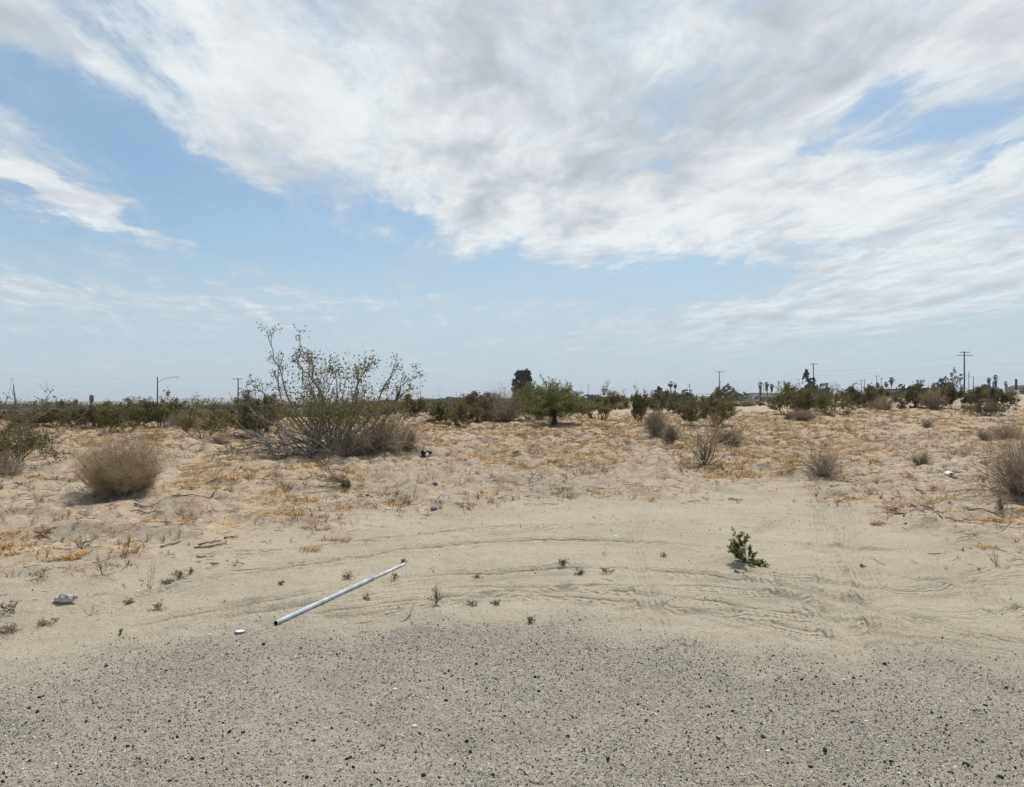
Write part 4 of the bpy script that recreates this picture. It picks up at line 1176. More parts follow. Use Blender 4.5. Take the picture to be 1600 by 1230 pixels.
ftree(183, 634, 4, 20, ROUND, 'dark low tree under the thin far pole', M_FARD, 96, nl=240)
ftree(271, 633, 4, 20, ROUND, 'dark dome shaped tree right of the street lamp', M_FARD, 97, nl=260)
ftree(293, 634, 4, 12, TALL, 'slim dark tree right of the dome shaped one', M_FARD, 98, nl=160)
ftree(362, 630, 4.4, 16, ROUND, 'small dark tree left of the transformer pole', M_FARD, 99, nl=200)

# bare pinkish tree
p = far(1303, 600, 6.5)
rng = np.random.default_rng(5)
t = empty('bare_tree', p, 'leafless pinkish tree right of the bright green tree', 'tree', G_FT)
P0, r0 = grow(np.zeros((7, 3)), np.stack([rng.normal(0, .35, 7), rng.normal(0, .3, 7), np.ones(7)], 1), np.full(7, 6.3), np.full(7, .10), rng, 6, .12)
P1, r1 = children(P0, r0, 6, .3, 1, .35, .4, rng, 4, .15, .2)
P2, r2 = children(P1, r1, 5, .3, 1, .5, .4, rng, 3, .15, .1)
v, f = tubes(P0, r0, 4); mesh_np('trunk', v, f, M_DRYB, parent=t)
v, f = join([tubes(P1, r1, 3, False), tubes(P2, np.maximum(r2, .02), 3, False)]); mesh_np('branches', v, f, M_DRYB, parent=t)

# scrub that fades together along the skyline
rng = np.random.default_rng(8)
n_ = 620
px_ = rng.uniform(-300, 1900, n_)
dmin = np.interp(px_, [0, 420, 470, 600, 640, 945, 990, 1060, 1250, 1600], [52, 55, 64, 64, 74, 72, 95, 95, 100, 105])
d_ = dmin + (430 - dmin) * rng.random(n_) ** 2.2
C = []
xx = (px_ - 800) / F * d_
zz_ = H(xx, d_)
for i in range(n_):
    if px_[i] < 470 and rng.random() < 0.5: continue
    open_lane = (950 < px_[i] < 1000) or (1085 < px_[i] < 1200) or (1500 < px_[i] < 1520)
    hh = rng.uniform(0.45, 1.0) * (0.5 if open_lane else 1) * (1 + 0.5 * (d_[i] > 110)); r_ = hh * rng.uniform(1.2, 2.2)
    m_ = 110 if d_[i] < 120 else 70
    u_ = unit(rng.normal(0, 1, (m_, 3))) * rng.random((m_, 1)) ** .4
    C.append(np.stack([xx[i] + u_[:, 0] * r_, d_[i] + u_[:, 1] * r_, zz_[i] + (u_[:, 2] * .6 + .5) * hh], 1))
for i in range(620):
    px__ = rng.uniform(-300, 960); dd__ = rng.uniform(140, 660)
    if px__ > 640: dd__ = rng.uniform(240, 660)
    x0 = (px__ - 800) / F * dd__; hh = rng.uniform(0.8, 2.1); r_ = hh * rng.uniform(.7, 1.6)
    u_ = unit(rng.normal(0, 1, (60, 3))) * rng.random((60, 1)) ** .4
    q_ = np.stack([x0 + u_[:, 0] * r_, dd__ + u_[:, 1] * r_, hz(x0, dd__) + (u_[:, 2] * .6 + .5) * hh], 1)
    C.append(np.repeat(q_, 2, 0) + rng.normal(0, .15, (120, 3)))
C = np.concatenate(C)
v, f = leaves(C, 0.40, rng, 0.6)
o = mesh_np('distant_scrub', v, f, M_FARP)
stuff(o, 'band of low distant scrub running along the skyline', 'scrub')
# far wood edge
n_ = 500
px_ = rng.uniform(-400, 2000, n_); d_ = rng.uniform(650, 900, n_)
C = []
for i in range(n_):
    r_ = rng.uniform(4, 9); hh = rng.uniform(1.5, 4.2) 
    u_ = unit(rng.normal(0, 1, (60, 3))) * rng.random((60, 1)) ** .4
    x0 = (px_[i] - 800) / F * d_[i]
    C.append(np.stack([x0 + u_[:, 0] * r_, d_[i] + u_[:, 1] * r_, hz(x0, d_[i]) + np.abs(u_[:, 2]) * hh], 1))
for i in range(520):
    px__ = rng.uniform(-400, 2000); dd__ = rng.uniform(1000, 1500); x0 = (px__ - 800) / F * dd__
    u_ = unit(rng.normal(0, 1, (60, 3))) * rng.random((60, 1)) ** .4
    C.append(np.stack([x0 + u_[:, 0] * 16, dd__ + u_[:, 1] * 10, hz(x0, dd__) + np.abs(u_[:, 2]) * rng.uniform(4.5, 7.5)], 1))
v, f = leaves(np.concatenate(C), 1.9, rng, 0.7)
o = mesh_np('distant_tree_line', v, f, M_FARD)
stuff(o, 'thin dark line of distant trees on the horizon', 'tree line')

# faint hills beyond
hx = np.linspace(-2500, 4200, 160)
hh = 8 + 30 * np.exp(-((hx - 1250) / 420) ** 2) + 8 * np.exp(-((hx - 300) / 700) ** 2) + 8 * np.exp(-((hx + 1500) / 600) ** 2) + 5 * vnoise(hx / 130, hx * 0, 3)
rows = []
for k, (dy, fz) in enumerate([(0, 0.0), (150, .35), (350, .8), (520, 1.0), (800, .6), (1200, 0.0)]):
    rows.append(np.stack([hx, 5000 + dy + 60 * vnoise(hx / 200, hx * 0 + k, 7), hh * fz * (0.85 + .3 * vnoise(hx / 90, hx * 0 + k, 11)) - (3 if fz == 0 else 0)], 1))
v = np.concatenate(rows); i = np.arange(6 * 160).reshape(6, 160)
f = np.stack([i[:-1, :-1], i[:-1, 1:], i[1:, 1:], i[1:, :-1]], -1).reshape(-1, 4)
hills = mesh_np('hills', v, f, bsdf_mat('hill_rock', (0.22, 0.19, 0.165), 0.95, 0.1, 0.2, 0.01), True)
hills['kind'] = 'structure'; hills['label'] = 'faint low hills on the horizon'

# ------------------------------------------------------------------ palms
M_FROND = bsdf_mat('palm_frond', (0.045, 0.055, 0.028), 0.6, 0.3, 0.35, 1.0, trans=0.1)
M_SKIRT = bsdf_mat('palm_skirt', (0.16, 0.115, 0.085), 0.9, 0.1, 0.3, 1.0)
def palm(px, top, height, label, fr=1.5, skirt=2.2, bend=0.0, nfr=26, seed=1, tr=0.22, group='palms along the skyline', dead=False):
    rng = np.random.default_rng(seed)
    p = far(px, top, height); t = empty('palm_tree', p, label, 'palm', group)
    hc = height - fr * 0.7
    s = np.linspace(0, 1, 7)
    P = np.stack([bend * s ** 2, s * 0, s * hc - 0.2 * (s == 0)], 1)[None]
    v, f = tubes(P, np.linspace(tr * 1.3, tr * .8, 7)[None], 7); mesh_np('trunk', v, f, M_BARK if not dead else M_SKIRT, parent=t)
    top_ = P[0, -1]
    if skirt > 0:
        n_ = 70; a = rng.uniform(0, 6.28, n_)
        z = top_[2] - rng.random(n_) * skirt
        r_ = tr + (0.10 if dead else 0.45) * (1 - (top_[2] - z) / (skirt * 1.3))
        A = np.stack([top_[0] + np.cos(a) * r_, np.sin(a) * r_, z], 1); B = A + np.stack([np.cos(a) * .15, np.sin(a) * .15, -np.full(n_, .9)], 1)
        sd = np.stack([-np.sin(a), np.cos(a), a * 0], 1) * 0.18
        V = np.stack([A - sd, A + sd, B + sd * .7, B - sd * .7], 1).reshape(-1, 3)
        mesh_np('dead_leaf_skirt', V, np.arange(4 * n_).reshape(n_, 4), M_SKIRT, parent=t)
    if nfr:
        V = []; Fq = []
        for k in range(nfr):
            a = rng.uniform(0, 6.28); e = rng.uniform(-0.5, 1.4)
            d = np.array([math.cos(a) * math.cos(e), math.sin(a) * math.cos(e), math.sin(e)]); sd = np.array([-math.sin(a), math.cos(a), 0])
            for j in range(-3, 4):   # a fan of blades at the end of each stalk
                dj = unit(d + sd * j * 0.25)
                a0 = top_ + d * fr * 0.35; a1 = a0 + dj * fr * 0.45; a2 = a1 + dj * fr * 0.25 + (0, 0, -fr * 0.22)
                w = np.cross(dj, (0, 0, 1)); w = unit(w) * 0.07 * fr
                b = len(V); V += [a0 - w * .4, a0 + w * .4, a1 + w, a1 - w, a2 + w * .3, a2 - w * .3]
                Fq += [(b, b + 1, b + 2, b + 3), (b + 3, b + 2, b + 4, b + 5)]
            b = len(V); w = sd * 0.04; V += [top_ - w, top_ + w, top_ + d * fr * .4 + w, top_ + d * fr * .4 - w]; Fq += [(b, b + 1, b + 2, b + 3)]
        mesh_np('crown', np.array(V), np.array(Fq), M_FROND, parent=t)
    return t
palm(1188, 597, 9, 'palm with a full brown skirt standing left of the pair over the long roof', 1.4, 4.5, seed=1)
palm(1199, 597, 9, 'left palm of the close pair over the long dark roof', 1.3, 2.5, seed=2, bend=-.3)
palm(1205, 600, 8.6, 'right palm of the close pair over the long dark roof', 1.3, 2.2, seed=3, bend=.3)
palm(1371, 598, 8, 'small palm standing before the two armed far pole', 1.2, 1.2, seed=4)
palm(1385, 597, 8.4, 'shorter palm of the pair left of the white roofed house', 1.3, 1.0, seed=5)
palm(1393, 590, 10, 'taller shaggy palm of the pair left of the white roofed house', 1.7, 1.6, seed=6)
palm(1557, 586, 10, 'bent shaggy brown palm with a small green head near the right edge', 1.2, 4.5, seed=7, bend=-.4)
palm(1545, 590, 9.5, 'flat topped palm behind the olive green tree at right', 1.3, 0.8, seed=8)
palm(1572, 596, 8, 'short stubby palm wrapped in brown leaves near the right edge', 0.9, 4.2, seed=9)
palm(1048, 596, 9, 'wispy palm with drooping fronds above the hedge of trees', 1.5, 0.6, seed=10, nfr=16)
palm(1055, 599, 8.6, 'lean second palm above the hedge of trees', 1.0, 0.6, seed=11, nfr=10)
palm(351, 632, 6, 'tiny distant palm left of the transformer pole', 1.0, 1.5, seed=12)
palm(357, 628, 6.5, 'tiny distant palm just right of its shorter neighbour', 0.9, 1.8, seed=13)
palm(118, 622, 6.6, 'tiny thin palm on a white pole like trunk left of the headless palm', 0.8, 0.8, seed=17, nfr=9, tr=0.10)
# headless palm with hanging dead fronds, and the broken trunk at far left
t = palm(143, 616, 7.2, 'headless dead palm trunk with drooping brown fronds', 0.3, 1.0, seed=14, nfr=0, tr=0.33, dead=True)
p = far(24, 600, 10)
t = empty('dead_palm_trunk', p, 'broken bare reddish trunk tapering to a bent tip at far left', 'dead tree')
v, f = tubes(np.array([[(0.12, 0, -0.3), (0.1, 0, 2), (0.0, 0, 5.2), (-0.1, 0, 5.6), (-.15, 0, 7.2), (-.45, 0, 8.6), (-.5, 0, 10)]]), np.array([[.36, .32, .30, .2, .16, .14, .10]]), 8)
mesh_np('trunk', v, f, M_SKIRT, parent=t)
v, f = tubes(np.array([[(0.1, 0, 5.0), (.35, 0, 5.3), (.55, .05, 5.8)]]), np.array([[.12, .08, .04]]), 5)
mesh_np('branch_stub', v, f, M_SKIRT, parent=t)

# ------------------------------------------------------------------ poles
G_P = 'wooden power poles along the skyline'
POLE_AT = {}
def cyl(x, y, z0, z1, r0_, r1_, n=8):
    return tubes(np.array([[(x, y, z0), (x, y, (z0 + z1) / 2), (x, y, z1)]]), np.array([[r0_, (r0_ + r1_) / 2, r1_]]), n)
def pole(px, top, height, label, arms=(0.15,), armw=2.6, r_=0.16, transformer=None, key=None, rz=0.0, mat=None):
    p = far(px, top, height); t = empty('power_pole', p, label, 'power pole', G_P, rz)
    v, f = cyl(0, 0, -0.4, height, r_ * 1.15, r_ * .8); mesh_np('pole', v, f, mat or M_POLE, parent=t)
    for k, a_ in enumerate(arms):
        wd = armw * (1 if k == 0 else 1.55) if len(arms) > 1 else armw
        z = height - a_
        v, f = box(0, -r_ - 0.055, z, wd, 0.11, 0.14); mesh_np('crossarm', v, f, mat or M_POLE, parent=t)
        for s in (-.47, -.28, .28, .47):
            v, f = cyl(s * wd, -r_ - 0.055, z + 0.07, z + 0.28, 0.045, 0.035, 6); mesh_np('insulator', v, f, M_METAL, parent=t)
    if transformer:
        v, f = cyl(r_ + .24, 0, height - transformer - .9, height - transformer, .24, .24, 10); mesh_np('transformer', v, f, M_METAL, parent=t)
    if key: POLE_AT[key] = (p, height)
    return t
pole(1507, 549, 12, 'tall dark power pole with two crossarms at right', (0.25, 1.05), 2.7, .19, key='big')
pole(1514, 580, 11, 'thin bare pole just right of the double armed pole', (), r_=.13)
pole(1271, 568, 12, 'power pole rising out of the tall ragged dark tree', (0.2,), 2.6, .17, key='c')
pole(1124, 580, 12, 'T topped power pole in front of the wide grey green tree', (0.2,), 3.2, .17, key='b')
pole(1077, 600, 10, 'distant pole with a transformer over the square topped tree', (0.2,), 1.2, .14, transformer=.8)
pole(1193, 599, 10, 'slim armless pole between the palms over the long roof', (), r_=.12)
pole(1216, 595, 10, 'distant pole with a transformer right of the palm pair', (0.3,), 1.3, .14, transformer=.9)
pole(1351, 592, 10, 'thin pole beside the small street lamp on the right skyline', (), r_=.15)
pole(1370, 587, 11, 'T topped far pole right above the small palm', (0.2,), 3.0, .15, key='d')
pole(1377, 590, 10.6, 'far pole just right of the T topped one above the small palm', (0.5,), 1.6, .14)
pole(1501, 592, 9, 'short far pole left of the double armed pole', (0.2,), 1.6, .13)
pole(919, 601, 11, 'pole with a tiny top bracket right of the palo verde', (0.15,), 1.3, .17)
pole(965, 612, 11, 'faint slim far pole over the open sand lane', (), r_=.16)
pole(801, 593, 11, 'pole whose crossarm shows left of the poplar top', (0.2,), 3.0, .15)
pole(788, 606, 11, 'far pale pole left of the poplar', (0.2,), 3.4, .16)
pole(756, 614, 11, 'far pole over the grey olive tree', (0.2,), 3.2, .18)
pole(713, 613, 11, 'far pole behind the round green trees', (0.2,), 3.6, .18)
pole(657, 611, 11, 'far pole over the pale sheds', (0.2,), 3.6, .2)
pole(372, 591, 12, 'power pole with a transformer halfway down, left of the giant creosote', (0.2,), 3.0, .19, transformer=5.6, key='a')
pole(391, 622, 9, 'small far pole left of the tall creosote branches', (0.2,), 1.4, .16)
pole(281, 626, 10, 'faint far T topped pole right of the street lamp', (0.2,), 4.0, .2)
pole(181, 632, 9, 'tiny faint T topped pole right of the headless palm', (0.15,), 3.6, .2)

def street_lamp(px, top, height, arm, label, key=None, flip=1):
    p = far(px, top, height); t = empty('street_lamp', p, label, 'street lamp', 'street lamps')
    v, f = cyl(0, 0, -.4, height, .17, .12); mesh_np('pole', v, f, M_POLE, parent=t)
    s = np.linspace(0, 1, 8)
    P = np.stack([flip * arm * s, s * 0, height - 1.25 + 1.2 * np.sin(s * math.pi / 2) ** .8], 1)[None]
    v, f = tubes(P, np.full((1, 8), .055), 6); mesh_np('arm', v, f, M_METAL, parent=t)
    v, f = box(flip * (arm + .35), 0, height - 0.04, .95, .3, .14)
    v[:, 2] -= np.abs(v[:, 0] - flip * (arm + .35)) * 0.06
    mesh_np('lamp_head', v, f, M_METAL, parent=t)
    if key: POLE_AT[key] = (p, height)
street_lamp(246, 589, 10, 4.0, 'tall street lamp with a long curved arm at left', 'lamp')
street_lamp(1346, 594, 9.5, 1.6, 'small street lamp on the right skyline with its head to the left', flip=-1)
street_lamp(1521, 588, 9.5, 1.4, 'faint street lamp right of the double armed pole', flip=-1)

def wire(a_, b_, sag, label, r_=0.012):
    a_, b_ = np.array(a_), np.array(b_)
    s = np.linspace(0, 1, 18)[:, None]
    P = a_ * (1 - s) + b_ * s; P[:, 2] -= sag * 4 * (s[:, 0] * (1 - s[:, 0]))
    v, f = tubes(P[None], np.full((1, 18), r_), 3, False)
    return tag(mesh_np('power_line', v, f, M_WIRE), label, 'power line', 'power lines across the sky')
def tip(k, dx=0, dz=0):
    p, h = POLE_AT[k]; return (p.x + dx, p.y, p.z + h + dz)
L0 = tip('lamp', 0, -0.1)
left_end = np.array(((-260 - 800) / F * 120, 120, EYE + (HZ - 566) / F * 120))
wire(left_end, L0, 3.0, 'sagging wire running from the left edge to the street lamp')
wire(left_end + (0, 0, 1.0), np.array(L0) + (0, 0, .1), 1.5, 'fainter upper wire running in from the left to the street lamp', .009)
wire(L0, tip('a', 0, 0.1), 0.6, 'faint wire from the street lamp to the transformer pole', .009)
wire(tip('big', -1.2, -.9), tip('c', 1.2, -2.6), 1.0, 'left wire between the double armed pole and the pole in the ragged tree')
wire(tip('big', 0, -3.2), tip('c', 0, -4.0), 0.7, 'lower wire between the double armed pole and the pole in the ragged tree')
wire(tip('c', -1.2, -1.4), tip('b', 1.2, -4.0), 1.6, 'wire from the ragged tree pole to the T topped pole')
wire(tip('b', -1.2, -4), (far(965, 612, 11).x, far(965, 612, 11).y, 9.0), 2.0, 'wire from the T topped pole down to the faint slim pole')
q = ((1900 - 800) / F * 175, 175, 11.5)
wire(tip('big', 1.2, -3.0), q, 1.0, 'wire leaving the double armed pole to the right edge')

# ------------------------------------------------------------------ buildings
M_STUC = bsdf_mat('pale_stucco', (0.42, 0.36, 0.30), 0.9, 0.1, 0.08, 0.5)
M_WHITE = bsdf_mat('white_wall', (0.62, 0.62, 0.60), 0.8, 0.2, 0.08, 0.5)
M_ROOFD = bsdf_mat('dark_roof', (0.09, 0.075, 0.07), 0.9, 0.1, 0.2, 0.8)
M_ROOFL = bsdf_mat('light_roof', (0.55, 0.56, 0.56), 0.8, 0.2, 0.08, 0.5)
M_GLASS = bsdf_mat('dark_window', (0.03, 0.035, 0.04), 0.15, 0.5, 0.1, 1.0)
def house(px, top, wpx, height, depth, label, wallm, roofm, gable=True, rz=0.0, wins=4):
    p = far(px, top, height); w = wpx * p.y / F
    t = empty('house', p, label, 'house', 'low houses on the skyline', rz)
    wh = height * (0.72 if gable else 0.9)
    v, f = box(0, 0, wh / 2 - .2, w, depth, wh + .4); mesh_np('wall', v, f, wallm, parent=t)
    o = .4
    if gable:
        V = np.array([(-w / 2 - o, -depth / 2 - o, wh), (w / 2 + o, -depth / 2 - o, wh), (w / 2 + o, depth / 2 + o, wh), (-w / 2 - o, depth / 2 + o, wh), (0, -depth / 2 - o, height), (0, depth / 2 + o, height)])
        mesh_np('roof', V, [np.array([(0, 4, 5, 3), (4, 1, 2, 5), (0, 3, 2, 1)]), np.array([(0, 1, 4), (2, 3, 5)])], roofm, parent=t)
    else:
        V = np.array([(-w / 2 - o, -depth / 2 - o, wh), (w / 2 + o, -depth / 2 - o, wh), (w / 2 + o, depth / 2 + o, wh), (-w / 2 - o, depth / 2 + o, wh),
                      (-w / 2 + 1, 0, height), (w / 2 - 1, 0, height)])
        mesh_np('roof', V, [np.array([(0, 1, 5, 4), (2, 3, 4, 5), (0, 3, 2, 1)]), np.array([(1, 2, 5), (3, 0, 4)])], roofm, parent=t)
    for k in range(wins):
        x = (-0.5 + (k + .5) / wins) * w * 0.86
        if k == 1:
            v, f = box(x, -depth / 2 - .03, 1.0, 1.0, .06, 2.1); mesh_np('door', v, f, M_ROOFD, parent=t)
        else:
            v, f = box(x, -depth / 2 - .02, 1.55, 1.5, .05, 1.1); mesh_np('window', v, f, M_GLASS, parent=t)
house(683, 629, 34, 3.6, 8, 'beige house with a low dark gabled roof behind the olive brown bushes', M_STUC, M_ROOFD)
house(654, 632, 34, 3.0, 7, 'white shed with a flat pale roof right of the giant creosote', M_WHITE, M_ROOFL, False, wins=3)
house(628, 633, 20, 3.0, 7, 'small bluish shed glimpsed behind the right branches of the giant creosote', M_ROOFL, M_ROOFL, False, wins=2)
house(1192, 614, 44, 4.2, 12, 'long low building with a dark roof under the palms', M_WHITE, M_ROOFD, False, wins=6)
house(1430, 604, 44, 4.5, 10, 'white house with a pale flat roof behind the thick dark green bush', M_WHITE, M_ROOFL, False, wins=5)
house(1388, 606, 32, 4.2, 9, 'pink beige house behind the pair of palms', M_STUC, M_STUC, False, wins=4)
house(920, 622, 16, 3.8, 9, 'small white building showing between palo verde and dull round tree', M_WHITE, M_ROOFL, False, wins=3)
house(1103, 618, 26, 3.4, 9, 'tiny far pale building left of the T topped pole', M_WHITE, M_ROOFL, False, wins=4)
house(1596, 602, 26, 4.4, 9, 'house with a grey curved looking roof at the right edge', M_STUC, M_ROOFD, True, wins=3)
# pinkish block wall end by the square topped tree
p = far(1077, 619, 3.0)
v, f = box(0, 0, 1.3, 14 * p.y / F, 1.2, 3.2)
t = mesh_np('block_wall', v, f, bsdf_mat('red_block', (0.22, 0.12, 0.08), 0.9, 0.1, 0.2, 1.0)); t.location = p
tag(t, 'short reddish wall below the square topped tree', 'wall')

# yellow and red sign on a post at far left
p = far(48, 640, 3.4)
t = empty('road_sign', p, 'yellow and red sign on a post behind the left edge bushes', 'sign')
v, f = cyl(0, 0, -.2, 3.4, .05, .05, 6); mesh_np('post', v, f, M_METAL, parent=t)
v, f = box(0, -.09, 2.9, .62, .06, .75); mesh_np('yellow_panel', v, f, bsdf_mat('sign_yellow', (0.65, 0.32, 0.03), 0.5, 0.4, 0.05), parent=t)
v, f = box(0, -.085, 2.2, .5, .05, .5); mesh_np('red_panel', v, f, bsdf_mat('sign_red', (0.35, 0.03, 0.03), 0.5, 0.4, 0.05), parent=t)

# posts at the right edge
def blob(seed, sx, sy, sz, amp=0.25, n=3):
    """irregular lump"""
    import bmesh
    bm = bmesh.new(); bmesh.ops.create_icosphere(bm, subdivisions=n, radius=0.5)
    v = np.array([q.co[:] for q in bm.verts]); f = np.array([[q.index for q in g.verts] for g in bm.faces]); bm.free()
    nz = fbm(v[:, 0] * 3.1 + seed + v[:, 2] * 2.3, v[:, 1] * 3.3 + v[:, 2] * 1.7 + seed * 1.7, seed, 3) - .5
    return v * (1 + amp * 2 * nz[:, None]) * (sx, sy, sz), f
p, wm, hm = spot(1588, 634, 8, 42)
t = empty('wrapped_post', p, 'brown wooden post with white cloth wrapped round its lower half at the right edge', 'post')
v, f = cyl(0, 0, -.2, hm, .11, .10); mesh_np('post', v, f, M_SKIRT, parent=t)
M_CLOTH = bsdf_mat('white_cloth', (0.72, 0.73, 0.74), 0.8, 0.2, 0.08, 4.0)
for k, (zz0, s_) in enumerate(((hm * .50, 1.0), (hm * .36, 1.15), (hm * .10, .6))):
    v, f = blob(31 + k, .42 * s_, .42 * s_, hm * .22, .3); v = v + (random.uniform(-.05, .05), -0.03, zz0); mesh_np('cloth_wrap', v, f, M_CLOTH, True, parent=t)
v, f = cyl(-.05, -.1, 0.0, hm * .35, .035, .035, 6); mesh_np('white_pipe', v, f, M_CLOTH, parent=t)
p, wm, hm = spot(1552, 640, 8, 46)
t = empty('draped_post', p, 'thin post with black plastic bunched round its middle', 'post')
v, f = cyl(0, 0, -.2, hm * 0.95, .05, .045); mesh_np('post', v, f, M_POLE, parent=t)
M_BLACK = bsdf_mat('black_plastic', (0.012, 0.011, 0.012), 0.45, 0.4, 0.2, 5.0)
v, f = blob(35, .34, .34, hm * .35, .35); v = v + (0, 0, hm * .55); mesh_np('plastic_wrap', v, f, M_BLACK, True, parent=t)
p, wm, hm = spot(1314, 634, 4, 12)
v, f = cyl(0, 0, -.2, hm, .07, .07, 6); o = mesh_np('marker_post', v, f, M_WHITE); o.location = p
tag(o, 'little white marker post on the far sand lane at right', 'post')

# ------------------------------------------------------------------ things on the sand
# plastic pipe
A, B = _pa.copy(), _pb.copy()
A.z += 0.0150; B.z += 0.0150
t = empty('plastic_pipe', A, 'long pale blue grey plastic pipe lying diagonally on the sand', 'pipe')
d = np.array(B - A); L_ = np.linalg.norm(d)
M_PIPE = bsdf_mat('pipe_plastic', (0.50, 0.555, 0.60), 0.55, 0.3, 0.12, 9.0, dark=(0.33, 0.34, 0.33), bump=0.15)
M_HOLE = bsdf_mat('pipe_inside', (0.02, 0.022, 0.025), 0.7, 0.2, 0.1, 3.0)
s = np.linspace(0, 1, 14)[:, None]
P = d * s
ro, ri = 0.0180, 0.0158
v1, f1 = tubes(P[None], np.full((1, 14), ro), 20, cap=False)
v2, f2 = tubes(P[None, :8][:, ::-1], np.full((1, 8), ri), 20, cap=False)
kk = 9
v1b, f1b = tubes(P[None, :kk + 1], np.full((1, kk + 1), ro), 20, cap=False); mesh_np('outer_tube', v1b, f1b, M_PIPE, True, parent=t)
r3 = np.full((1, 14 - kk), 0.0135); r3[0, 0] = 0.0135
Q3 = P[None, kk:].copy(); Q3[..., 2] -= 0.005
v3, f3 = tubes(Q3, r3, 16); mesh_np('thin_section', v3, f3, M_PIPE, True, parent=t)
v4, f4 = tubes(np.stack([P[kk] - d * .012, P[kk] + d * .004])[None], np.full((1, 2), ro + .0022), 20); mesh_np('joint_ring', v4, f4, M_PIPE, True, parent=t)
mesh_np('inner_tube', v2, f2, M_HOLE, True, parent=t)
for e_, flip in ((0, 0),):
    o_ = v1.reshape(14, 20, 3)[e_]; c_ = P[e_]; inn = c_ + (o_ - c_) * (ri / ro)
    V = np.concatenate([o_, inn]); j = np.arange(20); j2 = (j + 1) % 20
    mesh_np('cut_end', V, np.stack([j, j2, j2 + 20, j + 20], 1), M_PIPE, parent=t)

# white lid
p = atg(375, 988)
M_LID = bsdf_mat('lid_white', (0.74, 0.75, 0.78), 0.35, 0.5, 0.06, 10.0)
t = empty('white_disc', p + Vector((0, 0, 0.006)), 'small round white lid with a dark rim left of the pipe end', 'lid')
th = np.linspace(0, 2 * math.pi, 29)[:-1]
def disc_profile(rs, zs):
    V = np.concatenate([np.stack([np.cos(th) * r_, np.sin(th) * r_, th * 0 + z], 1) for r_, z in zip(rs, zs)])
    n_ = 28; k = len(rs); i = np.arange(k * n_).reshape(k, n_); j = (np.arange(n_) + 1) % n_
    return V, np.stack([i[:-1], i[:-1][:, j], i[1:][:, j], i[1:]], -1).reshape(-1, 4)
v, f = disc_profile([0.037, 0.037, 0.034, 0.031, 0.029], [-0.004, 0.006, 0.009, 0.006, 0.004]); mesh_np('rim', v, f, bsdf_mat('lid_rim', (0.14, 0.14, 0.15), 0.5, 0.3, 0.1), True, parent=t)
v, f = disc_profile([0.032, 0.028, 0.012, 0.001], [0.0065, 0.008, 0.011, 0.0115]); mesh_np('top', v, f, M_LID, True, parent=t)

# crumpled white bag / lump of debris at left
p = atg(101, 941)
M_CEM = bsdf_mat('crumpled_plastic', (0.48, 0.455, 0.43), 0.7, 0.25, 0.22, 30.0, bump=0.5)
t = empty('crumpled_jug', p, 'crushed dirty white plastic jug lying on the sand at left', 'jug')
v, f = blob(50, .165, .075, .062, .20, 4)
v[:, 2] += 0.012 * np.sin(v[:, 0] * 55) * (v[:, 2] > 0) * 0.4 + 0.026
v[:, 0] = np.where(v[:, 0] > .055, .055 + (v[:, 0] - .055) * .6, v[:, 0])
a = R(8); v = np.stack([v[:, 0] * math.cos(a) - v[:, 1] * math.sin(a), v[:, 0] * math.sin(a) + v[:, 1] * math.cos(a), v[:, 2]], 1)
mesh_np('body', v, f, M_CEM, True, parent=t)
v, f = tubes(np.array([[(.068, .01, .038), (.078, .012, .04), (.092, .014, .042)]]), np.array([[.020, .019, .016]]), 12); mesh_np('neck', v, f, M_CEM, True, parent=t)
v, f = tubes(np.array([[(-.03, -.02, .052), (-.01, -.03, .068), (.02, -.028, .066), (.035, -.018, .05)]]), np.array([[.006, .007, .007, .006]]), 8); mesh_np('handle', v, f, M_CEM, True, parent=t)

# torn black and white scrap beside the giant creosote
p = atg(666, 713)
t = empty('torn_bag', p, 'black plastic bag scrap with a white patch lying right of the dead brush', 'plastic bag')
v, f = blob(61, .20, .16, .19, .35); v += (-.03, 0.02, .08); mesh_np('black_fold', v, f, M_BLACK, True, parent=t)
v, f = blob(62, .15, .12, .10, .35); v += (.07, 0.03, .10); mesh_np('black_fold', v, f, M_BLACK, True, parent=t)
v, f = blob(63, .10, .07, .11, .35); v += (.03, -.08, .05); mesh_np('white_fold', v, f, M_CLOTH, True, parent=t)
for (px, py, s_, lab) in ((646, 718, .05, 'small white scrap on the litter left of the black bag scrap'), (605, 712, .10, 'pale flat scrap under the edge of the dead brush'), (1484, 787, 0, '')):
    if s_:
        p = atg(px, py); v, f = blob(int(px), s_, s_ * .7, s_ * .45, .4, 2); o = mesh_np('plastic_scrap', v, f, M_CLOTH); o.location = p + Vector((0, 0, s_ * .15)); tag(o, lab, 'scrap', 'plastic scraps on the ground')
p = atg(531, 690)
v, f = blob(531, .17, .12, .24, .3, 3); o = mesh_np('grocery_bag', v, f, bsdf_mat('grey_bag', (0.30, 0.31, 0.33), 0.6, 0.3, .2, 8)); o.location = p + Vector((0, -0.6, .08))
tag(o, 'faded grey plastic bag caught in the stems of the giant creosote', 'plastic bag')

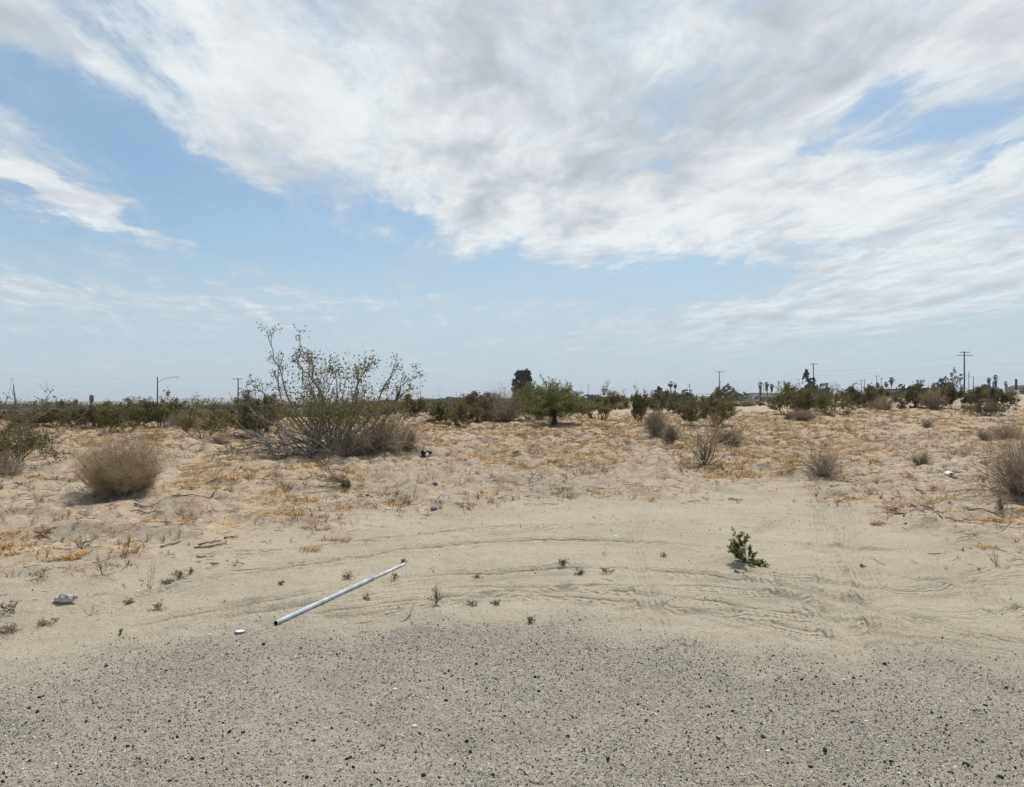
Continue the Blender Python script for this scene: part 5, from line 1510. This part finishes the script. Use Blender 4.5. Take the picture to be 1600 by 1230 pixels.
# white moulded plastic debris at right
p = atg(1479, 744)
t = empty('plastic_tray', p, 'bent white plastic panel propped on the sand at right', 'debris')
s_ = p.y / F
nx_, ny_ = 12, 5
gx, gy = np.meshgrid(np.linspace(-.5, .5, nx_), np.linspace(-.5, .5, ny_))
X_ = gx * 24 * s_; Y_ = gy * .18; Z_ = 0.10 - gx * .06 + 0.02 * np.sin(gx * 9) - 0.05 * gy ** 2 * 4 * .4
top_ = np.stack([X_.ravel(), Y_.ravel() + .0, Z_.ravel()], 1); bot = top_ - (0, 0, .008)
i = np.arange(nx_ * ny_).reshape(ny_, nx_); q = np.stack([i[:-1, :-1], i[:-1, 1:], i[1:, 1:], i[1:, :-1]], -1).reshape(-1, 4)
e = []
bd = list(i[0, :]) + list(i[1:, -1]) + list(i[-1, -2::-1]) + list(i[-2:0:-1, 0])
for k in range(len(bd)): e.append((bd[k], bd[k - 1], bd[k - 1] + nx_ * ny_, bd[k] + nx_ * ny_))
mesh_np('panel', np.concatenate([top_, bot]), np.concatenate([q, q[:, ::-1] + nx_ * ny_, np.array(e)]), M_CLOTH, parent=t)
v, f = blob(71, .09, .07, .06, .2); v += (-9 * s_, .03, .13); mesh_np('curled_corner', v, f, M_CLOTH, True, parent=t)
v, f = box(9.5 * s_, -.06, .03, .07, .07, .05); mesh_np('foot', v, f, M_CLOTH, parent=t)
p = atg(1484, 788)
v, f = blob(81, .05, .03, .025, .3, 2); o = mesh_np('plastic_scrap', v, f, bsdf_mat('blue_plastic', (0.05, 0.16, 0.42), 0.4, 0.5, .1)); o.location = p + Vector((0, 0, .01))
tag(o, 'tiny bright blue plastic scrap at right below the white panel', 'scrap', 'plastic scraps on the ground')

# weathered stump with dead roots
p = atg(541, 760)
t = empty('dead_stump', p, 'dark rotten plant stump with thin dead branches trailing left', 'stump')
v, f = blob(91, .17, .13, .15, .4, 3); v += (0, 0, .04); mesh_np('crown', v, f, M_BARK, parent=t)
rng = np.random.default_rng(3)
P, r_ = grow(np.tile([[-.02, 0, .04]], (9, 1)), np.stack([-rng.uniform(.6, 1, 9), rng.normal(0, .5, 9), rng.uniform(.05, .6, 9)], 1), rng.uniform(.25, .55, 9), np.full(9, .009), rng, 5, .2, -.05)
Q, q_ = children(P, r_, 3, .3, 1, .5, .4, rng)
v, f = join([tubes(P, r_, 4), tubes(Q, np.maximum(q_, .0035), 3)]); mesh_np('dead_branches', v, f, M_WOOD, parent=t)

# green seedling on its little mound
p = atg(1166, 879)
p.z = hz(p.x, p.y) - 0.01
t = empty('creosote_seedling', p, 'lone dark green seedling leaning on a small sand mound', 'seedling')
k = p.y / F
def sl(px, py, dep=0.0): return px_to_local(p, px, py, dep)
STE = [[(1168, 880), (1163, 864), (1158, 852), (1155, 842), (1149, 832)], [(1166, 880), (1158, 868), (1150, 860), (1140, 856)], [(1166, 880), (1156, 872), (1148, 864), (1142, 860)], [(1166, 878), (1154, 864), (1148, 856), (1144, 851)], [(1166, 878), (1158, 862), (1152, 857), (1149, 848)], [(1168, 880), (1160, 874), (1153, 868)], [(1166, 876), (1156, 858), (1152, 852), (1145, 845)],
       [(1165, 868), (1163, 850), (1162, 842), (1170, 836)], [(1166, 868), (1160, 852), (1156, 842), (1160, 838)], [(1168, 880), (1172, 868), (1172, 856)], [(1167, 880), (1155, 872), (1150, 868)],
       [(1168, 878), (1176, 880), (1184, 886), (1194, 888)], [(1170, 878), (1180, 878), (1188, 884), (1197, 881)], [(1168, 880), (1175, 872), (1178, 862)], [(1172, 880), (1182, 884), (1190, 886), (1192, 878)], [(1170, 880), (1178, 882), (1187, 888), (1196, 889)], [(1170, 880), (1179, 884), (1188, 887), (1194, 884)], [(1170, 879), (1180, 880), (1186, 880)]]
rng = np.random.default_rng(21); P = []
for L_ in STE:
    pts = np.array([sl(a_, b_, 0) for a_, b_ in L_]); ss = np.linspace(0, 1, 7); tt = np.linspace(0, 1, len(pts))
    q = np.stack([np.interp(ss, tt, pts[:, j]) for j in range(3)], 1); q[:, 1] += ss * rng.uniform(-.05, .05); P.append(q)
P = np.array(P)
v, f = tubes(P, np.linspace(.0032, .0014, 7)[None].repeat(len(P), 0), 5); mesh_np('stems', v, f, M_BARK, True, parent=t)
Q, q_ = children(P, np.full((len(P), 7), .0014), 7, .25, 1, .22, .6, rng, 3, .15, .1, 1.0)
v, f = tubes(Q, np.full((len(Q), 3), .0010), 3); mesh_np('twigs', v, f, M_BARK, parent=t)
C = np.concatenate([sample(P, 34, rng, .25, 1, .007), sample(Q, 12, rng, .1, 1, .006)])
v, f = leaves(np.concatenate([C, C + rng.normal(0, .006, C.shape)]), .0155, rng, .65, .2); mesh_np('leaves', v, f, M_SEEDL, parent=t)

# sprouts dotted over the graded sand
def sprout(px, py, w, h, label, mat, seed, n=9, flat=0.5, name='sprout', grp='small sprouts on the graded sand', leafn=3):
    rng = np.random.default_rng(seed); p = atg(px, py); k = p.y / F
    t = empty(name, p, label, 'sprout', grp)
    a = rng.uniform(0, 6.28, n); l = rng.uniform(.1, 1.4, n)
    d = np.stack([np.cos(a) * np.sin(l), np.sin(a) * np.sin(l), np.cos(l) + .05], 1)
    P, r_ = grow(np.zeros((n, 3)), d, rng.uniform(.5, 1, n), np.ones(n), rng, 4, .2)
    Q, q_ = children(P, r_, 4, .3, 1, .45, .6, rng, 3, .2, .1)
    P, Q = fit([P, Q], w * k, h * k)
    v, f = join([tubes(P, r_ * .0016, 3), tubes(Q, q_ * .002, 3)]); mesh_np('stems', v, f, M_WOOD, parent=t)
    v, f = leaves(sample(Q, leafn, rng, .3, 1, .004), .012, rng, .5); mesh_np('leaves', v, f, mat, parent=t)
SPR = [(681, 945, 22, 30, 'tall thin two tiered sprout below the middle of the sand', 'd', 14), (573, 935, 12, 8, 'small sprout just under the middle of the pipe', 'd', 9),
       (545, 906, 18, 10, 'flat brown sprout above the middle of the pipe', 'd', 12), (616, 905, 14, 9, 'sprout growing against the pipe near its far end', 'd', 8),
       (745, 903, 16, 8, 'dark reddish low tuft right of the pipe', 'd', 14), (880, 885, 14, 10, 'grey green round sprout in the middle of the sand', 'g', 12),
       (907, 898, 16, 9, 'dull green sprout right of the grey green round one', 'g', 12), (946, 896, 22, 7, 'wide flat brown sprout left of the seedling', 'd', 12),
       (828, 973, 14, 9, 'brown sprout at the edge of the gravel', 'd', 12), (440, 914, 9, 7, 'tiny dark sprout left of the pipe', 'd', 7),
       (1038, 871, 10, 6, 'tiny brown sprout left of the seedling mound', 'd', 7), (740, 947, 20, 9, 'faint straw coloured sprout right of the tall thin one', 'd', 9),
       (775, 947, 14, 8, 'faint green sprout at the right of the straw coloured one', 'g', 7), (15, 955, 26, 14, 'green sprout at the left edge near the jug', 'g', 16),
       (68, 974, 26, 10, 'reddish brown low sprout below the jug', 'd', 14), (203, 941, 20, 9, 'olive low sprout right of the jug', 'g', 12),
       (247, 952, 24, 9, 'reddish low sprout above the lid at left', 'd', 14), (65, 903, 26, 14, 'dark wiry sprout at the far left slope', 'd', 12),
       (236, 918, 18, 36, 'tall thin grey stem with a green head on the left slope', 'g', 5), (160, 900, 34, 30, 'yellow stemmed straggly sprout on the left slope', 'd', 12),
       (262, 912, 18, 8, 'dark brown cushion sprout at the foot of the left slope', 'd', 16), (280, 903, 22, 10, 'rusty cushion sprout at the foot of the left slope', 'd', 16),
       (297, 898, 10, 8, 'golden tiny tuft at the foot of the left slope', 's', 12), (1345, 884, 8, 5, 'tiny dark sprout right of the seedling on tracked sand', 'd', 6),
       (140, 958, 22, 18, 'bent bare twiglet right of the jug', 'b', 5), (189, 990, 5, 7, 'tiny red stemmed sprout above the gravel at left', 'd', 4),
       (943, 868, 16, 9, 'thin curled dry twiglet in the middle of the sand', 'b', 4), (632, 880, 10, 6, 'small brown tuft at the far end of the pipe', 'd', 8)]
M_GOLD = bsdf_mat('golden_leaf', (0.42, 0.26, 0.08), 0.8, 0.2, .3, 20)
for i, (px, py, w, h, lab, c, n_) in enumerate(SPR):
    sprout(px, py, w, h, lab, {'d': M_SEEDD, 'g': M_PALE, 's': M_GOLD, 'b': M_WOOD}[c], 600 + i, n=n_, leafn=0 or (5 if c != 'b' else 1))

# golden grass mats near enough to be told apart
def mat_patch(px, py, w, h, label, seed, high=0.05, dens=1.0):
    rng = np.random.default_rng(seed); p = atg(px, py)
    pf, pb = at(px, py + h / 2), at(px, py - h / 2)
    rx = w / 2 * p.y / F; ry = max(0.12, (pb.y - pf.y) / 2)
    t = int(min(900, 240 + 1500 * rx * ry) * dens)
    r_ = np.sqrt(rng.random(t)) ; a = rng.uniform(0, 6.28, t)
    bx, by = rx * r_ * np.cos(a), ry * r_ * np.sin(a)
    keep = fbm((bx + p.x) / .22, (by + p.y) / .22, seed, 2) > 0.44
    bx, by = bx[keep], by[keep]; t = len(bx)
    z = ground_z(bx + p.x, by + p.y) - p.z
    hd = rng.uniform(0, 6.28, t); L_ = rng.uniform(.03, .09, t)[:, None]
    d = unit(np.stack([np.cos(hd), np.sin(hd), rng.uniform(.15, 1.1, t)], 1))
    side = np.stack([-np.sin(hd), np.cos(hd), hd * 0], 1) * .0028
    b = np.stack([bx, by, z - .004], 1); m_ = b + d * L_ * .6; e = b + d * L_ * (1, 1, .75) + (0, 0, -.002)
    V = np.stack([b - side, b + side, m_ + side, m_ - side, e], 1).reshape(-1, 3)
    i = np.arange(t)[:, None] * 5
    o = mesh_np('grass_mat', V, [i + np.array([[0, 1, 2, 3]]), i + np.array([[3, 2, 4]])], M_GOLDG)
    o.location = p; tag(o, label, 'dry grass', 'golden dry grass mats')
M_GOLDG = bsdf_mat('golden_grass', (0.44, 0.255, 0.085), 0.8, 0.15, .4, 9.0, trans=.15, objvar=.3)
MATP = [(470, 808, 130, 22, 'largest golden grass mat at left of the middle'), (520, 798, 60, 12, 'golden mat right above the largest one'), (495, 826, 50, 8, 'golden strip under the largest grass mat'),
        (540, 845, 60, 8, 'brown gold strip of grass right below the largest mat'), (487, 858, 40, 10, 'small ragged golden mat below the largest one'), (300, 800, 60, 14, 'golden mat right of the tumbleweed mound'),
        (190, 812, 14, 10, 'round golden tuft at the foot of the tumbleweed mound'), (235, 816, 24, 10, 'golden tuft right of the round one under the tumbleweed mound'), (22, 838, 50, 20, 'large golden mat at the left edge'),
        (118, 872, 22, 12, 'golden tuft on the left slope above the straggly sprout'), (72, 832, 20, 8, 'golden tuft beside the pale stick at left'), (420, 776, 90, 14, 'wide golden mat above the largest one'),
        (620, 790, 50, 10, 'golden tuft cluster left of the grey stone'), (565, 785, 24, 14, 'golden tuft beside the gravel band'), (600, 760, 90, 8, 'golden stroke of grass right of the dark stump'),
        (390, 745, 110, 12, 'golden sweep of grass below the left branches of the giant creosote'), (1520, 751, 28, 14, 'rusty golden tussock right of the white panel'), (1470, 765, 40, 10, 'orange mat below the white panel'),
        (1524, 770, 40, 8, 'orange strip below the rusty tussock'), (1476, 783, 44, 10, 'orange mat around the blue scrap'), (1590, 802, 70, 14, 'long orange mat under the brown edge bush'), (1560, 815, 50, 6, 'thin orange streak below the long edge mat'),
        (1520, 856, 90, 6, 'thin rusty streak of grass on the far right sand'), (1125, 742, 60, 20, 'broad golden mat right of the sparse dead plant'), (1160, 738, 50, 14, 'golden mat at the right end of the broad one'),
        (875, 778, 50, 8, 'golden tufts past the gravel band in the middle'), (930, 772, 26, 12, 'golden tuft at the right end of the gravel band'), (1180, 672, 100, 10, 'long golden streak on the far open flat'),
        (1420, 745, 24, 8, 'orange tuft left of the white panel'), (1372, 818, 20, 6, 'small straw tuft above the tracked sand'), (1290, 690, 40, 8, 'orange tuft behind the dark stemmed bush'), (1500, 712, 50, 7, 'orange streak above the white panel'),
        (160, 735, 90, 10, 'golden strip in front of the far left of the tumbleweed'), (760, 700, 110, 10, 'golden mat right of the black bag scrap'), (1010, 760, 50, 8, 'straw mat behind the end of the gravel band')]
for i, (px, py, w, h, lab) in enumerate(MATP):
    mat_patch(px, py, w, h, lab, 700 + i)

# sticks lying about, big enough to pick out
def stick(px, py, px2, py2, label, r_=.007, seed=1, mat=None, forks=2):
    rng = np.random.default_rng(seed)
    a_, b_ = atg(px, py), atg(px2, py2); d = np.array(b_ - a_); L_ = np.linalg.norm(d)
    s = np.linspace(0, 1, 7)
    P = s[:, None] * d + rng.normal(0, L_ * .025, (7, 3)) * (1, 1, .3)
    P[:, 2] = ground_z(P[:, 0] + a_.x, P[:, 1] + a_.y) - a_.z + r_ * (1 + rng.random(7))
    P = P[None]; rr = np.linspace(r_, r_ * .45, 7)[None] * rng.uniform(.85, 1.15, (1, 7))
    parts = [tubes(P, rr, 6)]
    if forks:
        Q, q_ = children(P, rr, forks, .25, .85, .35, .6, rng, 4, .2, .05, .55, flat=.3)
        Q[..., 2] = np.maximum(Q[..., 2], P[..., 2].min()); parts.append(tubes(Q, q_, 4))
    v, f = join(parts); o = mesh_np('dead_stick', v, f, mat or M_WOOD, True); o.location = a_
    tag(o, label, 'stick', 'dead sticks lying on the sand')
M_TANW = bsdf_mat('tan_stick', (0.36, 0.26, 0.17), 0.85, 0.2, .3, 14.0)
STK = [(250, 856, 283, 846, 'grey stick left of the forked sticks on the left slope', 0), (305, 858, 355, 851, 'long grey stick on the left slope', 0), (312, 853, 345, 846, 'grey stick lying across the long one on the left slope', 0),
       (308, 872, 334, 868, 'short grey stick below the long one on the left slope', 0), (350, 842, 372, 840, 'short dark stick at the right end of the left slope', 0), (330, 882, 342, 884, 'small brown chip stick below the left slope sticks', 0),
       (65, 836, 80, 843, 'thick pale broken stick at far left', 1), (215, 800, 258, 803, 'dark stick along the front of the tumbleweed mound', 0), (268, 778, 330, 782, 'thin stick right of the tumbleweed', 0),
       (1376, 880, 1384, 884, 'short brown stick on the tracked sand at right', 2), (1365, 875, 1378, 882, 'brown stick touching the short one on the tracked sand', 2), (1408, 826, 1420, 829, 'dark chip of wood above the tracked sand', 2),
       (1390, 796, 1420, 802, 'dark dead branch at the left of the stick pile at right', 0), (1412, 808, 1455, 796, 'crooked dead branch crossing the stick pile at right', 0), (1440, 800, 1470, 810, 'dark branch in the middle of the stick pile at right', 0),
       (1450, 795, 1478, 806, 'forked branch at the right of the stick pile', 0), (1425, 790, 1445, 795, 'thin branch over the stick pile at right', 0), (1512, 798, 1560, 805, 'long thin stick right of the stick pile', 0),
       (1478, 812, 1494, 817, 'thick dark stick below the stick pile at right', 0), (1430, 766, 1448, 774, 'dark stick left of the orange mat at right', 0), (812, 1203, 828, 1215, 'curved reddish stick at the bottom edge', 2),
       (826, 1222, 850, 1226, 'brown stick on the gravel at the bottom edge', 2), (1138, 781, 1160, 783, 'dark twig on the sand behind the seedling', 0), (375, 744, 392, 752, 'dark dead branch left of the stump', 0),
       (336, 775, 360, 768, 'grey branch on the litter right of the tumbleweed', 0), (1540, 762, 1552, 766, 'small dark stick right of the rusty tussock', 0), (1148, 894, 1162, 902, 'thin dark twig in front of the seedling mound', 0),
       (170, 782, 214, 784, 'grey root lying over the tumbleweed mound', 0), (210, 790, 250, 786, 'second grey root on the tumbleweed mound', 0)]
for i, (a_, b_, c_, d_2, lab, k) in enumerate(STK):
    p = atg(a_, b_)
    stick(a_, b_, c_, d_2, lab, r_=.0045 + .0006 * p.y if k != 2 else .004, seed=800 + i, mat=M_TANW if k == 1 else (M_DRYB if k == 2 else M_WOOD), forks=0 if k in (1, 2) else 2)
# curling thin dead stems around the tumbleweed mound
rng = np.random.default_rng(44)

# stones one can pick out
M_STD = bsdf_mat('dark_stone', (0.042, 0.038, 0.035), 0.9, 0.1, .4, 40, bump=.3, objvar=.5)
M_STG = bsdf_mat('blue_grey_stone', (0.20, 0.20, 0.205), 0.9, 0.1, .25, 40, bump=.3)
M_STW = bsdf_mat('white_stone', (0.68, 0.67, 0.64), 0.6, 0.3, .12, 40, bump=.2)
DARK = [(1509, 1197, 14), (1289, 1177, 13), (1266, 1197, 9), (1231, 1196, 7), (1108, 1104, 8), (1193, 1152, 9), (1123, 1154, 9), (1382, 1039, 7), (1572, 1074, 8), (1334, 1061, 7), (1487, 1211, 10), (1564, 1214, 11),
        (1392, 1191, 9), (1456, 1116, 9), (1540, 1104, 8), (662, 1215, 11), (735, 1175, 10), (697, 1094, 8), (701, 1048, 7), (412, 1007, 7), (480, 1212, 9), (552, 1200, 8), (542, 1185, 8), (769, 1160, 7), (687, 1142, 7),
        (491, 1157, 7), (5, 1224, 9), (61, 1090, 8), (59, 1112, 9), (200, 1170, 8), (265, 1127, 7), (349, 1131, 7), (380, 1147, 7), (6, 1211, 9), (166, 1041, 8), (359, 1145, 9), (1253, 1065, 7), (1400, 1090, 7),
        (888, 1152, 7), (950, 1188, 8), (1010, 1130, 7), (842, 1080, 6), (300, 1190, 8), (110, 1200, 8), (1188, 1048, 6)]
p0 = None
for i, (px, py, s_) in enumerate(DARK):
    p = atg(px, py); k = s_ * p.y / F
    k *= 0.72
    v, f = blob(900 + i, k * 1.15, k * .8, k * .7, .5, 2)
    o = mesh_np('stone', v, f, M_STD); o.location = p + Vector((0, 0, k * .18)); o.rotation_euler = (0, 0, i * 1.3)
    tag(o, 'small jet dark stone standing out among the foreground gravel', 'stone', 'dark stones among the foreground gravel')
for i, (px, py, s_, m_, lab) in enumerate([(678, 797, 12, M_STG, 'blue grey rounded stone at the near edge of the gravel band'), (680, 758, 9, M_STG, 'pale blue grey stone at the far edge of the gravel band'),
        (615, 785, 7, M_STD, 'black stone beside the golden tufts of the gravel band'), (574, 775, 6, M_STD, 'small black stone at the left end of the gravel band'), (606, 797, 7, M_STW, 'white stone below the golden tufts near the gravel band'),
        (1353, 1128, 6, M_STW, 'white pebble in the right foreground gravel'), (1200, 1177, 8, M_STW, 'white sliver of stone in the lower right gravel'), (617, 1080, 7, M_STW, 'white pebble in the centre left gravel'),
        (546, 1157, 8, M_STG, 'blue grey flat stone in the lower left gravel'), (352, 886, 5, M_STW, 'tiny white stone under the left slope'), (215, 924, 6, M_STW, 'small upright white chip at the foot of the left slope'),
        (327, 991, 6, M_STW, 'pale pebble left of the round lid'), (648, 1136, 9, M_STW, 'pale cream pebble in the central gravel'), (962, 841, 10, M_STW, 'flat pale chip in the middle of the graded sand')]):
    p = atg(px, py); k = s_ * p.y / F
    v, f = blob(960 + i, k, k * .75, k * .5, .25, 2)
    o = mesh_np('stone', v, f, m_); o.location = p + Vector((0, 0, k * .15)); tag(o, lab, 'stone', 'pale and grey stones')
print('tris', sum(len(o.data.loops) - 2 * len(o.data.polygons) for o in SC.objects if o.type == 'MESH'), 'objects', len(SC.objects))

# ------------------------------------------------------------------ desert haze
v, f = box(0, 3545, 24, 11300, 7130, 54)
haze_m = bpy.data.materials.new('haze_air'); haze_m.use_nodes = True; haze_m.node_tree.nodes.clear(); N = NT(haze_m.node_tree)
pv = N.n('ShaderNodeVolumePrincipled')
pv.inputs['Density'].default_value = 1.5e-4
pv.inputs['Color'].default_value = (.90, .95, 1, 1)
N.n('ShaderNodeOutputMaterial', None, Volume=pv.outputs[0])
o = mesh_np('haze', v, f, haze_m)
o['kind'] = 'stuff'; o['label'] = 'thin pale haze over the far desert'; o['category'] = 'haze'
